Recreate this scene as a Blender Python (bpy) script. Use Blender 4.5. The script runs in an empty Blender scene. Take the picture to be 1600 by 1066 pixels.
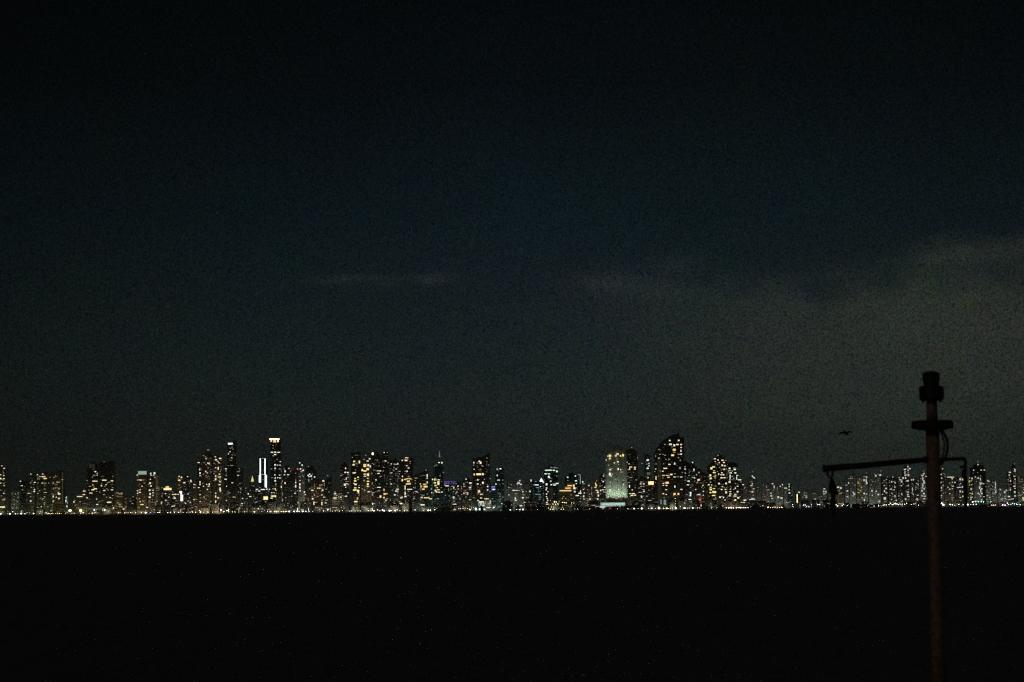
import bpy, bmesh, math, random
from mathutils import Vector, Matrix
random.seed(11)
C = bpy.context.scene.collection
SC = bpy.context.scene

# ------------------------------------------------------------------ camera
F = 3292.0                    # focal length in photograph pixels (1600 wide)
CAM_H = 6.0
PITCH = math.atan((796.8 - 533.0) / F)
ROLL = math.radians(0.483)
cam_d = bpy.data.cameras.new('camera'); cam = bpy.data.objects.new('camera', cam_d); C.objects.link(cam)
cam_d.sensor_width = 36; cam_d.sensor_fit = 'HORIZONTAL'; cam_d.lens = F * 36 / 1600
cam_d.clip_start = 0.1; cam_d.clip_end = 120000
cam_d.dof.use_dof = True; cam_d.dof.focus_distance = 8000; cam_d.dof.aperture_fstop = 4.5
RM = Matrix.Rotation(math.pi / 2 + PITCH, 3, 'X') @ Matrix.Rotation(-ROLL, 3, 'Z')
cam.matrix_world = Matrix.Translation((0, 0, CAM_H)) @ RM.to_4x4()
SC.camera = cam

def P(px, py, D):
    """Point at distance D (world Y) seen at a photograph pixel."""
    v = RM @ Vector((px - 800, -(py - 533), -F))
    return Vector((0, 0, CAM_H)) + v * (D / v.y)

SC.view_settings.view_transform = 'Standard'; SC.view_settings.look = 'None'
SC.view_settings.exposure = 0; SC.view_settings.gamma = 1
SC.cycles.use_denoising = False
SC.cycles.sample_clamp_indirect = 0.05
SC.cycles.max_bounces = 4
SC.cycles.caustics_reflective = False; SC.cycles.caustics_refractive = False
SC.cycles.filter_width = 1.3

# ------------------------------------------------------------------ night sky
W = bpy.data.worlds.new('World'); SC.world = W; W.use_nodes = True
nt = W.node_tree; N = nt.nodes; L = nt.links
for n in list(N): N.remove(n)
def nd(t, **k):
    n = N.new(t)
    for a, b in k.items(): setattr(n, a, b)
    return n
def mth(op, a, b=None, c=None, clamp=False):
    n = nd('ShaderNodeMath', operation=op); n.use_clamp = clamp
    for i, v in enumerate((a, b, c)):
        if v is None: continue
        if isinstance(v, (int, float)): n.inputs[i].default_value = v
        else: L.new(v, n.inputs[i])
    return n.outputs[0]
def vmix(bt, f, a, b):
    n = nd('ShaderNodeMix', data_type='RGBA', blend_type=bt)
    for s, v in ((n.inputs[0], f), (n.inputs[6], a), (n.inputs[7], b)):
        if isinstance(v, (int, float)): s.default_value = v
        elif isinstance(v, tuple): s.default_value = (*v, 1)
        else: L.new(v, s)
    return n.outputs[2]
def ramp(x, stops):
    n = nd('ShaderNodeValToRGB'); e = n.color_ramp.elements
    while len(e) < len(stops): e.new(0.5)
    for el, (p, c) in zip(e, stops): el.position = p; el.color = (*c, 1)
    L.new(x, n.inputs[0]); return n.outputs[0]
def lin(r, g, b):
    f = lambda v: (v / 255 / 12.92) if v <= 10.3 else ((v / 255 + 0.055) / 1.055) ** 2.4
    return (f(r), f(g), f(b))
tc = nd('ShaderNodeTexCoord'); sp = nd('ShaderNodeSeparateXYZ'); L.new(tc.outputs['Generated'], sp.inputs[0])
X, Z = sp.outputs[0], sp.outputs[2]
def noise(scale, detail=4, rough=0.5, out='Fac', sz=(1, 1, 1)):
    mp = nd('ShaderNodeMapping'); mp.inputs['Scale'].default_value = sz; L.new(tc.outputs['Generated'], mp.inputs[0])
    n = nd('ShaderNodeTexNoise'); n.inputs['Scale'].default_value = scale
    n.inputs['Detail'].default_value = detail; n.inputs['Roughness'].default_value = rough
    L.new(mp.outputs[0], n.inputs['Vector']); return n.outputs[out]
zr = mth('MULTIPLY', Z, 4.0, clamp=True)           # 0 horizon .. 1 = 14 degrees up
base = ramp(zr, [(0, lin(34, 42, 40)), (0.12, lin(31, 39, 38)), (0.32, lin(24, 34, 37)), (0.55, lin(14, 25, 30)), (0.8, lin(7, 13, 16)), (1, lin(4, 8, 10))])
side = ramp(mth('MULTIPLY_ADD', X, 2.0, 0.5, clamp=True), [(0.0, (.52, .52, .44)), (0.2, (.74, .76, .68)), (0.5, (1, 1, 1)), (0.8, (1, .96, .88)), (1, (.85, .85, .8))])
col = vmix('MULTIPLY', 1.0, base, side)
# lit cloud bank low over the far end of the city
cn = noise(9, 6, 0.55, sz=(1, 1, 2.2)); cn2 = noise(26, 5, 0.6, sz=(1, 1, 1.7))
edge = mth('MULTIPLY_ADD', cn, 0.075, mth('MULTIPLY_ADD', X, 0.05, 0.058))
edge = mth('MULTIPLY_ADD', cn2, 0.030, mth('SUBTRACT', edge, 0.009))
below = nd('ShaderNodeMapRange', interpolation_type='SMOOTHSTEP')
below.inputs['From Min'].default_value = 0.010; below.inputs['From Max'].default_value = -0.016
L.new(mth('SUBTRACT', Z, edge), below.inputs['Value'])
cx = nd('ShaderNodeMapRange', interpolation_type='SMOOTHSTEP'); cx.inputs['From Min'].default_value = -0.03; cx.inputs['From Max'].default_value = 0.22
L.new(X, cx.inputs['Value'])
lowfade = nd('ShaderNodeMapRange', interpolation_type='SMOOTHSTEP'); lowfade.inputs['From Min'].default_value = -0.03; lowfade.inputs['From Max'].default_value = 0.085
L.new(Z, lowfade.inputs['Value'])
cl = mth('MULTIPLY', mth('MULTIPLY', below.outputs[0], cx.outputs[0]), mth('MULTIPLY_ADD', lowfade.outputs[0], 0.8, 0.2))
cl = mth('MULTIPLY', cl, mth('MULTIPLY_ADD', cn2, 1.1, 0.45))
col = vmix('ADD', 1.0, col, vmix('MIX', cl, (0, 0, 0), (0.0155, 0.0162, 0.0104)))
# faint wisp near the middle
def puff(px, py, wx_, wz_, amp):
    global col
    v = (RM @ Vector((px - 800, -(py - 533), -F))).normalized()
    wob = mth('MULTIPLY_ADD', cn3, wz_ * 2.2, -wz_ * 1.1)
    dz = mth('ADD', mth('SUBTRACT', Z, v.z), wob); dx = mth('ADD', mth('SUBTRACT', X, v.x), mth('MULTIPLY_ADD', cn2, wx_ * 1.2, -wx_ * .6))
    g_ = mth('EXPONENT', mth('MULTIPLY', mth('ADD', mth('MULTIPLY', mth('MULTIPLY', dz, dz), 1 / wz_ ** 2), mth('MULTIPLY', mth('MULTIPLY', dx, dx), 1 / wx_ ** 2)), -1.0))
    col = vmix('ADD', 1.0, col, vmix('MIX', mth('MULTIPLY', g_, mth('MULTIPLY_ADD', cn3, 1.6, 0.0)), (0, 0, 0), tuple(c * amp for c in (0.0062, 0.0074, 0.0068))))
cn3 = noise(55, 5, 0.6, sz=(1, 1, 2.0))
puff(548, 436, .016, .0022, .9); puff(678, 435, .010, .0024, 1.2); puff(610, 442, .03, .003, .5)
puff(945, 440, .014, .0045, 1.0); puff(1062, 408, .013, .0045, .8); puff(1020, 448, .03, .006, .6); puff(1290, 434, .022, .005, .5); puff(1510, 398, .018, .005, .8); puff(1420, 425, .03, .006, .5)
mott = noise(18, 3, 0.6, 'Color')                   # slow drift of tint through thin cloud
col = vmix('MULTIPLY', 1.0, col, vmix('MIX', 0.38, (1, 1, 1), vmix('ADD', 1.0, mott, (.5, .5, .5))))
fine = vmix('MIX', .45, noise(1150, 1.5, 0.9, 'Color'), noise(1150, 1.5, 0.9, 'Fac'))                 # fine noise put into the sky colour to imitate sensor grain
col = vmix('MULTIPLY', 1.0, col, vmix('MIX', 1.0, (1, 1, 1), vmix('SUBTRACT', 1.0, vmix('MULTIPLY', 1.0, fine, (4.8, 4.8, 4.8)), (1.35, 1.35, 1.35))))
sky = nd('ShaderNodeTexSky', sky_type='NISHITA'); sky.sun_disc = False
sky.sun_elevation = math.radians(-9); sky.sun_rotation = math.radians(200)
col = vmix('ADD', 1.0, col, vmix('MULTIPLY', 1.0, sky.outputs[0], (.002, .002, .002)))
bg = nd('ShaderNodeBackground'); L.new(col, bg.inputs[0]); bg.inputs[1].default_value = 1.0
wo = nd('ShaderNodeOutputWorld'); L.new(bg.outputs[0], wo.inputs[0])
W.cycles.sampling_method = 'MANUAL'; W.cycles.sample_map_resolution = 512

# added dim warm fill, standing in for ambient shore light behind the camera
sd = bpy.data.lights.new('warm_fill', 'SUN'); so = bpy.data.objects.new('warm_fill', sd); C.objects.link(so)
sd.energy = 0.07; sd.angle = math.radians(3); sd.color = (1, .76, .60)
so.rotation_euler = (math.radians(62), 0, math.radians(-38))

# ------------------------------------------------------------------ materials
def mat(name): 
    m = bpy.data.materials.new(name); m.use_nodes = True
    return m, m.node_tree.nodes, m.node_tree.links, m.node_tree.nodes['Principled BSDF']
def surf(name, col, rough=0.7, metal=0.0, nscale=3.0, namt=0.25, bump=0.0):
    m, n, l, b = mat(name)
    t = n.new('ShaderNodeTexCoord'); x = n.new('ShaderNodeTexNoise'); x.inputs['Scale'].default_value = nscale; x.inputs['Detail'].default_value = 6
    l.new(t.outputs['Object'], x.inputs['Vector'])
    r = n.new('ShaderNodeValToRGB'); l.new(x.outputs['Fac'], r.inputs[0])
    r.color_ramp.elements[0].position = .3; r.color_ramp.elements[1].position = .7
    r.color_ramp.elements[0].color = (*[c * (1 - namt) for c in col], 1); r.color_ramp.elements[1].color = (*[min(1, c * (1 + namt)) for c in col], 1)
    l.new(r.outputs[0], b.inputs['Base Color']); b.inputs['Roughness'].default_value = rough; b.inputs['Metallic'].default_value = metal
    if bump:
        bp = n.new('ShaderNodeBump'); bp.inputs['Strength'].default_value = bump; l.new(x.outputs['Fac'], bp.inputs['Height']); l.new(bp.outputs[0], b.inputs['Normal'])
    return m
def facade(name, c_wall, c_glass, fw=6.4, fh=3.3, mortar=0.8):
    """Wall with unlit glazing on every floor."""
    m, n, l, b = mat(name)
    t = n.new('ShaderNodeTexCoord'); mp = n.new('ShaderNodeMapping'); mp.inputs['Rotation'].default_value = (math.pi / 2, 0, 0)
    l.new(t.outputs['Object'], mp.inputs[0])
    k = n.new('ShaderNodeTexBrick'); k.offset = 0; k.inputs['Scale'].default_value = 1
    k.inputs['Brick Width'].default_value = fw; k.inputs['Row Height'].default_value = fh; k.inputs['Mortar Size'].default_value = mortar
    k.inputs['Mortar Smooth'].default_value = 0
    k.inputs['Color1'].default_value = (*c_glass, 1); k.inputs['Color2'].default_value = (*[c * 1.8 for c in c_glass], 1); k.inputs['Mortar'].default_value = (*c_wall, 1)
    l.new(mp.outputs[0], k.inputs['Vector']); l.new(k.outputs[0], b.inputs['Base Color'])
    r = n.new('ShaderNodeMapRange'); l.new(k.outputs['Fac'], r.inputs[0]); r.inputs[3].default_value = .25; r.inputs[4].default_value = .8
    l.new(r.outputs[0], b.inputs['Roughness'])
    return m
WALL = {
    'concrete': facade('facade_concrete', (.22, .20, .17), (.02, .025, .03)),
    'dark':     facade('facade_dark_glass', (.11, .105, .09), (.02, .024, .026), 3.2, 3.3, .35),
    'ochre':    facade('facade_ochre', (.25, .20, .14), (.03, .026, .022), 5.2, 3.2, 1.0),
    'pale':     facade('facade_pale', (.42, .42, .38), (.03, .035, .04), 5.8, 3.2, 1.1),
    'teal':     facade('facade_teal_glass', (.06, .09, .09), (.02, .045, .05), 4.0, 3.6, .3),
    'flood':    facade('facade_white_render', (.62, .66, .58), (.05, .07, .06), 5.0, 3.2, 1.5),
}
PLANT = surf('roof_plant_grey', (.12, .12, .12)); STEEL = surf('galvanised_steel', (.3, .3, .3), .5, .6)
COL = {'w': (1, .84, .55), 'n': (1, .94, .76), 'c': (.84, .97, 1), 'a': (1, .64, .26), 'y': (1, .86, .36), 'g': (.72, 1, .78),
       'r': (1, .06, .04), 'p': (1, .74, .62), 'v': (.32, .22, 1), 't': (.42, 1, .86), 'o': (.75, .68, .38)}
_em = {}
def emit(c, s):
    k = (c, s)
    if k not in _em:
        m, n, l, b = mat('lit_%s_%d' % ({'w': 'warm_white', 'n': 'neutral', 'c': 'cool_white', 'a': 'amber', 'y': 'yellow', 'g': 'green_white', 'r': 'red', 'p': 'pink', 'v': 'violet', 't': 'teal', 'o': 'olive'}[c], int(s * 1000)))
        b.inputs['Base Color'].default_value = (.05, .05, .05, 1)
        b.inputs['Emission Color'].default_value = (*COL[c], 1); b.inputs['Emission Strength'].default_value = s
        m.cycles.emission_sampling = 'FRONT' if s > 5 else 'NONE'
        _em[k] = m
    return _em[k]

# ------------------------------------------------------------------ mesh helpers
def box(bm, x0, x1, y0, y1, z0, z1):
    v = [bm.verts.new((x, y, z)) for z in (z0, z1) for y in (y0, y1) for x in (x0, x1)]
    for f in ((0, 1, 5, 4), (1, 3, 7, 5), (3, 2, 6, 7), (2, 0, 4, 6), (4, 5, 7, 6), (2, 3, 1, 0)): bm.faces.new([v[i] for i in f])
def prism(bm, pts, y0, y1):
    """outline in x,z (counter-clockwise seen from -y) extruded in y"""
    a = [bm.verts.new((x, y0, z)) for x, z in pts]; b = [bm.verts.new((x, y1, z)) for x, z in pts]
    bm.faces.new(a); bm.faces.new(b[::-1])
    for i in range(len(pts)):
        j = (i + 1) % len(pts); bm.faces.new((a[j], a[i], b[i], b[j]))
def cone(bm, x, y, z0, z1, r0, r1, seg=12):
    m = bmesh.ops.create_cone(bm, cap_ends=True, cap_tris=False, segments=seg, radius1=r0, radius2=max(r1, 1e-4), depth=z1 - z0)
    bmesh.ops.translate(bm, verts=m['verts'], vec=(x, y, (z0 + z1) / 2))
def tube(bm, pts, r, seg=10):
    pts = [Vector(p) for p in pts]; rings = []
    for i, p in enumerate(pts):
        t = (pts[min(i + 1, len(pts) - 1)] - pts[max(i - 1, 0)]).normalized()
        u = t.cross(Vector((0, 1, 0)) if abs(t.y) < .9 else Vector((1, 0, 0))).normalized(); w = t.cross(u)
        rr = r[i] if isinstance(r, (list, tuple)) else r
        rings.append([bm.verts.new(p + (u * math.cos(a) + w * math.sin(a)) * rr) for a in [2 * math.pi * k / seg for k in range(seg)]])
    for a, b in zip(rings, rings[1:]):
        for k in range(seg): bm.faces.new((a[k], a[(k + 1) % seg], b[(k + 1) % seg], b[k]))
    bm.faces.new(rings[0][::-1]); bm.faces.new(rings[-1])
def lathe(bm, prof, cx=0, cy=0, seg=32):
    rings = [[bm.verts.new((cx + r * math.cos(2 * math.pi * k / seg), cy + r * math.sin(2 * math.pi * k / seg), z)) for k in range(seg)] for r, z in prof]
    for a, b in zip(rings, rings[1:]):
        for k in range(seg): bm.faces.new((a[k], a[(k + 1) % seg], b[(k + 1) % seg], b[k]))
    bm.faces.new(rings[0][::-1]); bm.faces.new(rings[-1])
def obj(name, bm, m, parent=None, smooth=False):
    bmesh.ops.recalc_face_normals(bm, faces=bm.faces)
    me = bpy.data.meshes.new(name); bm.to_mesh(me); bm.free(); me.materials.append(m)
    if smooth:
        for p in me.polygons: p.use_smooth = True
    o = bpy.data.objects.new(name, me); C.objects.link(o)
    if parent: o.parent = parent
    return o
def thing(name, label, cat, loc, group=None):
    o = bpy.data.objects.new(name, None); C.objects.link(o); o.location = loc; o.empty_display_size = 1
    o['label'] = label; o['category'] = cat
    if group: o['group'] = group
    return o
def tag(o, label=None, cat=None, group=None, kind=None):
    for k, v in (('label', label), ('category', cat), ('group', group), ('kind', kind)):
        if v: o[k] = v
    return o

# ------------------------------------------------------------------ setting: water and land
D0 = 8000.0
def water_mat():
    m, n, l, b = mat('night_sea')
    b.inputs['Base Color'].default_value = (.16, .16, .175, 1); b.inputs['Roughness'].default_value = .6
    b.inputs['IOR'].default_value = 1.33; b.inputs['Specular IOR Level'].default_value = .3
    t = n.new('ShaderNodeTexCoord'); mp = n.new('ShaderNodeMapping'); mp.inputs['Scale'].default_value = (.5, .22, 1); l.new(t.outputs['Object'], mp.inputs[0])
    a = n.new('ShaderNodeTexNoise'); a.inputs['Scale'].default_value = .5; a.inputs['Detail'].default_value = 8; a.inputs['Roughness'].default_value = .65; l.new(mp.outputs[0], a.inputs['Vector'])
    bp = n.new('ShaderNodeBump'); bp.inputs['Strength'].default_value = 1; bp.inputs['Distance'].default_value = 1.2; l.new(a.outputs['Fac'], bp.inputs['Height']); l.new(bp.outputs[0], b.inputs['Normal'])
    return m
bm = bmesh.new()
vs = [bm.verts.new(p) for p in ((-60000, -60, 0), (60000, -60, 0), (60000, 60000, 0), (-60000, 60000, 0))]; bm.faces.new(vs)
tag(obj('water', bm, water_mat()), kind='structure')
bm = bmesh.new()
front = []
x = -3200.0
while x <= 3300:
    front.append((x, D0 - 12 + 14 * math.sin(x * .004) + random.uniform(-5, 5))); x += 60
top = [bm.verts.new((a, b, 2.5)) for a, b in front]; bot = [bm.verts.new((a, b - 3, -1)) for a, b in front]
bk = [bm.verts.new((a * 1.6, 14000, 2.5)) for a, b in front]
for i in range(len(front) - 1):
    bm.faces.new((bot[i], bot[i + 1], top[i + 1], top[i])); bm.faces.new((top[i], top[i + 1], bk[i + 1], bk[i]))
tag(obj('shore_ground', bm, surf('dark_ground', (.06, .055, .045), .9, 0, .02)), kind='structure')
bm = bmesh.new(); box(bm, -9, 9, -8, 20.7, -1.5, 4.1)
tag(obj('quay', bm, surf('quay_concrete', (.25, .24, .22), .9, 0, 2, .2, .3)), kind='structure')

# ------------------------------------------------------------------ window meshes, one per colour and level
_wm = {}
def win_mesh(c, s):
    if (c, s) not in _wm:
        b = bmesh.new(); box(b, -.5, .5, -.5, .5, -.5, .5)
        me = bpy.data.meshes.new('window'); b.to_mesh(me); b.free(); me.materials.append(emit(c, s)); _wm[(c, s)] = me
    return _wm[(c, s)]
LV = {'dim': .05, 'mid': .20, 'bri': .75}
def add_window(root, x, z, w, h, c, s, y=0.0):
    o = bpy.data.objects.new('window', win_mesh(c, s)); C.objects.link(o); o.parent = root
    o.location = (x, y - .35, z); o.scale = (w, .7, h)

MPP = lambda D: D / F
ROWD = {0: 40, 1: 130, 2: 260, 3: 450, 4: 800}
DARK = emit('o', 0.012)
EXT_NAMES = {'crown': 'crown_light', 'band': 'light_band', 'strip': 'light_strip', 'sign': 'sign', 'globe': 'roof_light', 'beacon': 'beacon', 'cone': 'lit_spire', 'letters': 'sign'}

def tower(x0, x1, top, row, kind, n, pal, wall, label, marks='', extras=(), group=None, cat='skyscraper', name='skyscraper', bias=1.0, seed=None, glow=None):
    D = D0 + ROWD[row]; n0 = n
    rnd = random.Random(seed if seed is not None else int(x0 * 7 + top * 13 + row))
    cxp = (x0 + x1) / 2
    base = P(cxp, 790, D); bx = base.x
    g = 2.5
    H = P(cxp, top, D).z - g
    w = (x1 - x0) * MPP(D); hw = w / 2
    dep = max(14, min(36, w * .75))
    root = thing(name, label, cat, (bx, D, g), group)
    kk = .62 if cxp > 1165 else 1.0
    n = int(n * (.95 if cxp > 1165 else 1.3))
    lx = lambda px, py=770: P(px, py, D).x - bx
    lz = lambda px, py: P(px, py, D).z - g
    m = WALL[wall]
    b = bmesh.new(); roofh = H
    inside = lambda X_, Z_: True
    if kind == 'flat':
        box(b, -hw, hw, 0, dep, 0, H * .985)
        roofh = H * .985
        pb = bmesh.new(); q = rnd.uniform(-.25, .1) * w
        box(pb, q, q + w * .38, dep * .3, dep * .7, H * .985, H + 1.5); obj('machine_room', pb, PLANT, root)
    elif kind == 'step':
        h1 = H * .90; s = rnd.choice((-1, 1))
        box(b, -hw, hw, 0, dep, 0, h1); box(b, -hw * .68 + s * hw * .12, hw * .68 + s * hw * .12, 2, dep - 2, h1, H * .96); box(b, -hw * .35, hw * .35, 5, dep - 5, H * .96, H)
        roofh = h1
    elif kind == 'bay':      # shallow projecting bays either side of a recessed core
        box(b, -hw, -hw * .25, 0, dep, 0, H * .965); box(b, hw * .25, hw, 0, dep, 0, H * .955); box(b, -hw * .25, hw * .25, 3, dep - 2, 0, H)
        roofh = H * .95
    elif kind == 'ribbed':   # projecting ribs with recessed bays, stepped roof
        nb = 7; bw = w / nb
        tops = [.87, .895, .915, .93, .925, .905, .875]
        for i in range(nb):
            y_ = 0 if i % 2 == 0 else 2.6
            box(b, -hw + i * bw, -hw + (i + 1) * bw, y_, dep - .1 * (i % 2), 0, H * tops[i])
        box(b, -hw * .25, hw * .62, 6, dep - 5, H * .89, H * .965); box(b, hw * .05, hw * .36, 8, dep - 8, H * .965, H)
        for i in range(nb): 
            if i % 2 == 0: box(b, -hw + i * bw + bw * .35, -hw + i * bw + bw * .65, -1.2, -.002, 0, H * (tops[i] - .02))
        roofh = H * .87
    elif kind in ('slopeL', 'slopeR'):
        lo = H - w * .55
        pts = [(-hw, 0), (hw, 0), (hw, H if kind == 'slopeR' else lo), (-hw, lo if kind == 'slopeR' else H)]
        prism(b, pts, 0, dep); roofh = lo
    elif kind == 'round':
        k = [(-hw, 0), (hw, 0)]
        for i in range(11):
            a = math.pi * i / 10; k.append((hw * math.cos(a), H - w * .38 + w * .38 * math.sin(a)))
        prism(b, k, 0, dep); roofh = H - w * .3
    elif kind == 'peak':
        hb = H - w * .5
        box(b, -hw, hw, 0, dep, 0, hb); pb = bmesh.new()
        base_v = [pb.verts.new(p) for p in ((-hw * .7, 1.5, hb), (hw * .7, 1.5, hb), (hw * .7, dep - 1.5, hb), (-hw * .7, dep - 1.5, hb))]; ap = pb.verts.new((0, dep / 2, H))
        pb.faces.new(base_v[::-1])
        for i in range(4): pb.faces.new((base_v[i], base_v[(i + 1) % 4], ap))
        obj('roof', pb, PLANT, root); roofh = hb
    elif kind == 'terrace':
        st = 5; 
        for i in range(st): box(b, -hw + w * .13 * i, hw - (w * .02 * i), i * 1.5, dep, H * (.52 + .12 * (i - 1)) if i else 0, H * (.52 + .12 * i))
        roofh = H * .5
    elif kind == 'sail':
        out = [(1022, 796), (1069, 796), (1069, 683), (1062.5, 683), (1061, 677), (1056, 678.5), (1050, 680.5), (1044, 683), (1038, 687), (1032, 693), (1027, 700), (1023.5, 707), (1022, 713)]
        pts = [(lx(a, bb), 0 if bb == 796 else lz(a, bb)) for a, bb in out]
        prism(b, pts, 0, dep); roofh = H
    # slim vertical piers, proud of the wall
    if kind in ('flat', 'step', 'round', 'peak'):
        for i in range(3):
            px_ = -hw + w * (i + .5 + rnd.uniform(-.2, .2)) / 3
            box(b, px_ - .5, px_ + .5, -.5, 0.3, 0, roofh * rnd.uniform(.86, .985))
    obj('wall', b, m, root)
    # explicit windows read from the picture: "x y colour [w h]"
    cnt = 0
    yfun = lambda q, ww_: 3.0 if kind == 'bay' and abs(q) + ww_ / 2 < hw * .25 else 0.0
    for mk in marks.split(';'):
        f = mk.split()
        if not f: continue
        px, py, c = float(f[0]), float(f[1]), f[2]
        ww = (float(f[3]) if len(f) > 3 else 2.0) * .84; hh = float(f[4]) if len(f) > 4 else 1.15
        s = (1.5 if c.isupper() else .42) * kk
        add_window(root, lx(px, py), lz(px, py), ww * MPP(D), hh * MPP(D), c.lower(), s, yfun(lx(px, py), ww * MPP(D))); cnt += 1
    # the other lit rooms: floors of 3.3 m, columns with their own habits
    nc = max(3, int(w / 6.5)); cwid = w * .94 / nc
    cw = [rnd.uniform(.15, 1) ** 2 for _ in range(nc)]
    tints = [rnd.choice(pal) for _ in range(3)]
    nf = int((roofh - 6) / 3.3); used = set(); tries = 0
    while n > 0 and cnt < 99 and tries < 900:
        tries += 1
        i = rnd.choices(range(nc), cw)[0]
        f = int(nf * (rnd.random() ** bias)) + 1
        if (i, f) in used: continue
        X_ = -w * .47 + (i + .5) * cwid; Z_ = f * 3.3 + 1.7
        if kind == 'sail':
            pyy = top + (H - Z_) / MPP(D); pxx = cxp + X_ / MPP(D)
            if pyy < 713 and pxx < 1062 - (pyy - 676) * 1.25: continue
            if pyy < 684: continue
        if kind == 'terrace' and Z_ > H * .5: continue
        used.add((i, f)); used.add((i, f + 1))
        r = rnd.random(); s = LV['dim'] if r < .50 else LV['mid'] if r < .86 else LV['bri'] 
        c = rnd.choice(tints) if rnd.random() < .7 else rnd.choice(pal)
        if cxp < 260 and c in 'wn' and rnd.random() < .4: c = 'y'
        ww = rnd.choice((.4, .5, .6, .85)) * cwid
        if rnd.random() < .12 and i < nc - 1: ww = cwid * 1.8; X_ += cwid * .5; used.add((i + 1, f))
        yy = yfun(X_, ww)
        add_window(root, X_, Z_, ww, rnd.uniform(1.6, 2.3), c, s * kk, yy); cnt += 1; n -= 1
    for e in extras:
        t = e[0]
        if t == 'antenna':
            _, px, y0, y1, r = e; bb = bmesh.new(); cone(bb, lx(px, y1), dep / 2, lz(px, y1), lz(px, y0), r, r * .3, 8); obj('antenna', bb, STEEL, root)
        elif t == 'spire':
            _, px, y0, y1, r, c, s = e; bb = bmesh.new(); cone(bb, lx(px, y1), dep / 2, lz(px, y1), lz(px, y0), r, .3, 8); obj('spire', bb, emit(c, s), root)
        elif t == 'cone':
            _, px, y0, y1, r, c, s = e; bb = bmesh.new(); cone(bb, lx(px, y1), dep / 2, lz(px, y1), lz(px, y0), r, .3, 16); obj('lit_roof', bb, emit(c, s), root)
        elif t in ('globe', 'beacon'):
            _, px, py, r, c, s = e; bb = bmesh.new(); bmesh.ops.create_icosphere(bb, subdivisions=2, radius=r)
            bmesh.ops.translate(bb, verts=bb.verts, vec=(lx(px, py), dep * .3, lz(px, py))); obj('roof_lamp' if t == 'globe' else 'beacon', bb, emit(c, s), root, True)
            bb = bmesh.new(); tube(bb, [(lx(px, py), dep * .3, min(roofh, lz(px, py) - 1)), (lx(px, py), dep * .3, lz(px, py))], .35, 6); obj('lamp_mast', bb, STEEL, root)
        elif t == 'letters':        # too small to read in the photograph: letter-like strokes
            _, a, b_, y0, y1, c, s, k = e; bb = bmesh.new()
            for i in range(k):
                q0 = a + (b_ - a) * (i + .1) / k; q1 = a + (b_ - a) * (i + .8) / k; ty = rnd.randint(0, 3)
                X0, X1, Z0, Z1 = lx(q0), lx(q1), lz(a, y1), lz(a, y0); th = (X1 - X0) * .28
                box(bb, X0, X0 + th, -1.6, -1.0, Z0, Z1)
                if ty != 1: box(bb, X0 + th + .05, X1, -1.6, -1.0, Z0, Z0 + (Z1 - Z0) * .22)
                if ty != 2: box(bb, X0 + th + .05, X1, -1.6, -1.0, Z1 - (Z1 - Z0) * .22, Z1)
                if ty == 0: box(bb, X1 - th, X1, -1.6, -1.0, Z0 + (Z1 - Z0) * .24, Z1 - (Z1 - Z0) * .24)
            obj('sign', bb, emit(c, s), root)
        else:
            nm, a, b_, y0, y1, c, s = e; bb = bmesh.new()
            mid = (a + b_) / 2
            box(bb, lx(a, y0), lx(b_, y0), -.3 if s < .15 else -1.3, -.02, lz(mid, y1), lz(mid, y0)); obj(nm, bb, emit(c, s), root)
    # added point light lifts the tower's facade, standing in for street lighting
    if glow is None: glow = {'concrete': .8, 'ochre': .7, 'pale': .8, 'teal': .8, 'dark': .8}.get(wall, 0) if n0 > 0 and H > 45 else 0
    if glow:
        tint = (.78, .95, .50) if cxp < 110 else (1, .88, .52) if cxp < 400 else (1, .93, .66) if cxp < 640 else (.78, 1, .80) if cxp < 980 else (1, .86, .52) if cxp < 1160 else (.86, 1, .84)
        ld = bpy.data.lights.new('facade_fill', 'POINT'); lo = bpy.data.objects.new('facade_fill', ld); C.objects.link(lo); lo.parent = root
        lo.location = (rnd.uniform(-.3, .3) * w, -42, 10); ld.energy = glow * 17000 * (H / 120) ** 1.3 * (.45 if cxp > 1165 else .75 if cxp > 790 else 1); ld.color = tint; ld.shadow_soft_size = 8
    return root, D, bx, H

REFS = []     # landmarks used when lamps, trees and low blocks are described
def ref(x, s): REFS.append((x, s))

# ------------------------------------------------------------------ the towers, in photograph pixels
T = tower
# far side of the bay, beginning at the picture's edge
T(-14, 9, 726, 0, 'bay', 62, 'wwn', 'concrete', 'tower cut off by the picture edge with dense warm white windows', '3 728 W;6.5 732 W 3;5.5 739 w;1 742 W;6 743 W;1 748 W 3 2;6 748 W 3;1 755 W;6 756 w;6.5 759 W;1 766 w;6 771 W;2 775 w;4 792.5 Y 9 2;1 803 C 4')
T(17, 30, 766, 1, 'flat', 22, 'ccn', 'pale', 'small faint tower sprinkled with dim white windows', '24 772 c;22 781 c;27 784 c;23 788 c;20 794 c;26 794 c')
T(30, 40, 750, 2, 'step', 12, 'cgn', 'dark', 'slim dark tower with two small white lights near its top', '32 752 N;34.5 759 N 3;33 759 n')
T(40, 54, 738, 1, 'slopeR', 34, 'wnn', 'concrete', 'dark tower with a slanted top and one white light on its roofline', '48 741 N;54.5 754 N 3;48 754 n;49 762 n;53.5 768 N 2.4 2;43 771 w;45 771 W;48 771 w;54 765 N;48 776 n;48 783 N 2 2;48 788 n;44 793 w 3;49 797 w')
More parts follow.
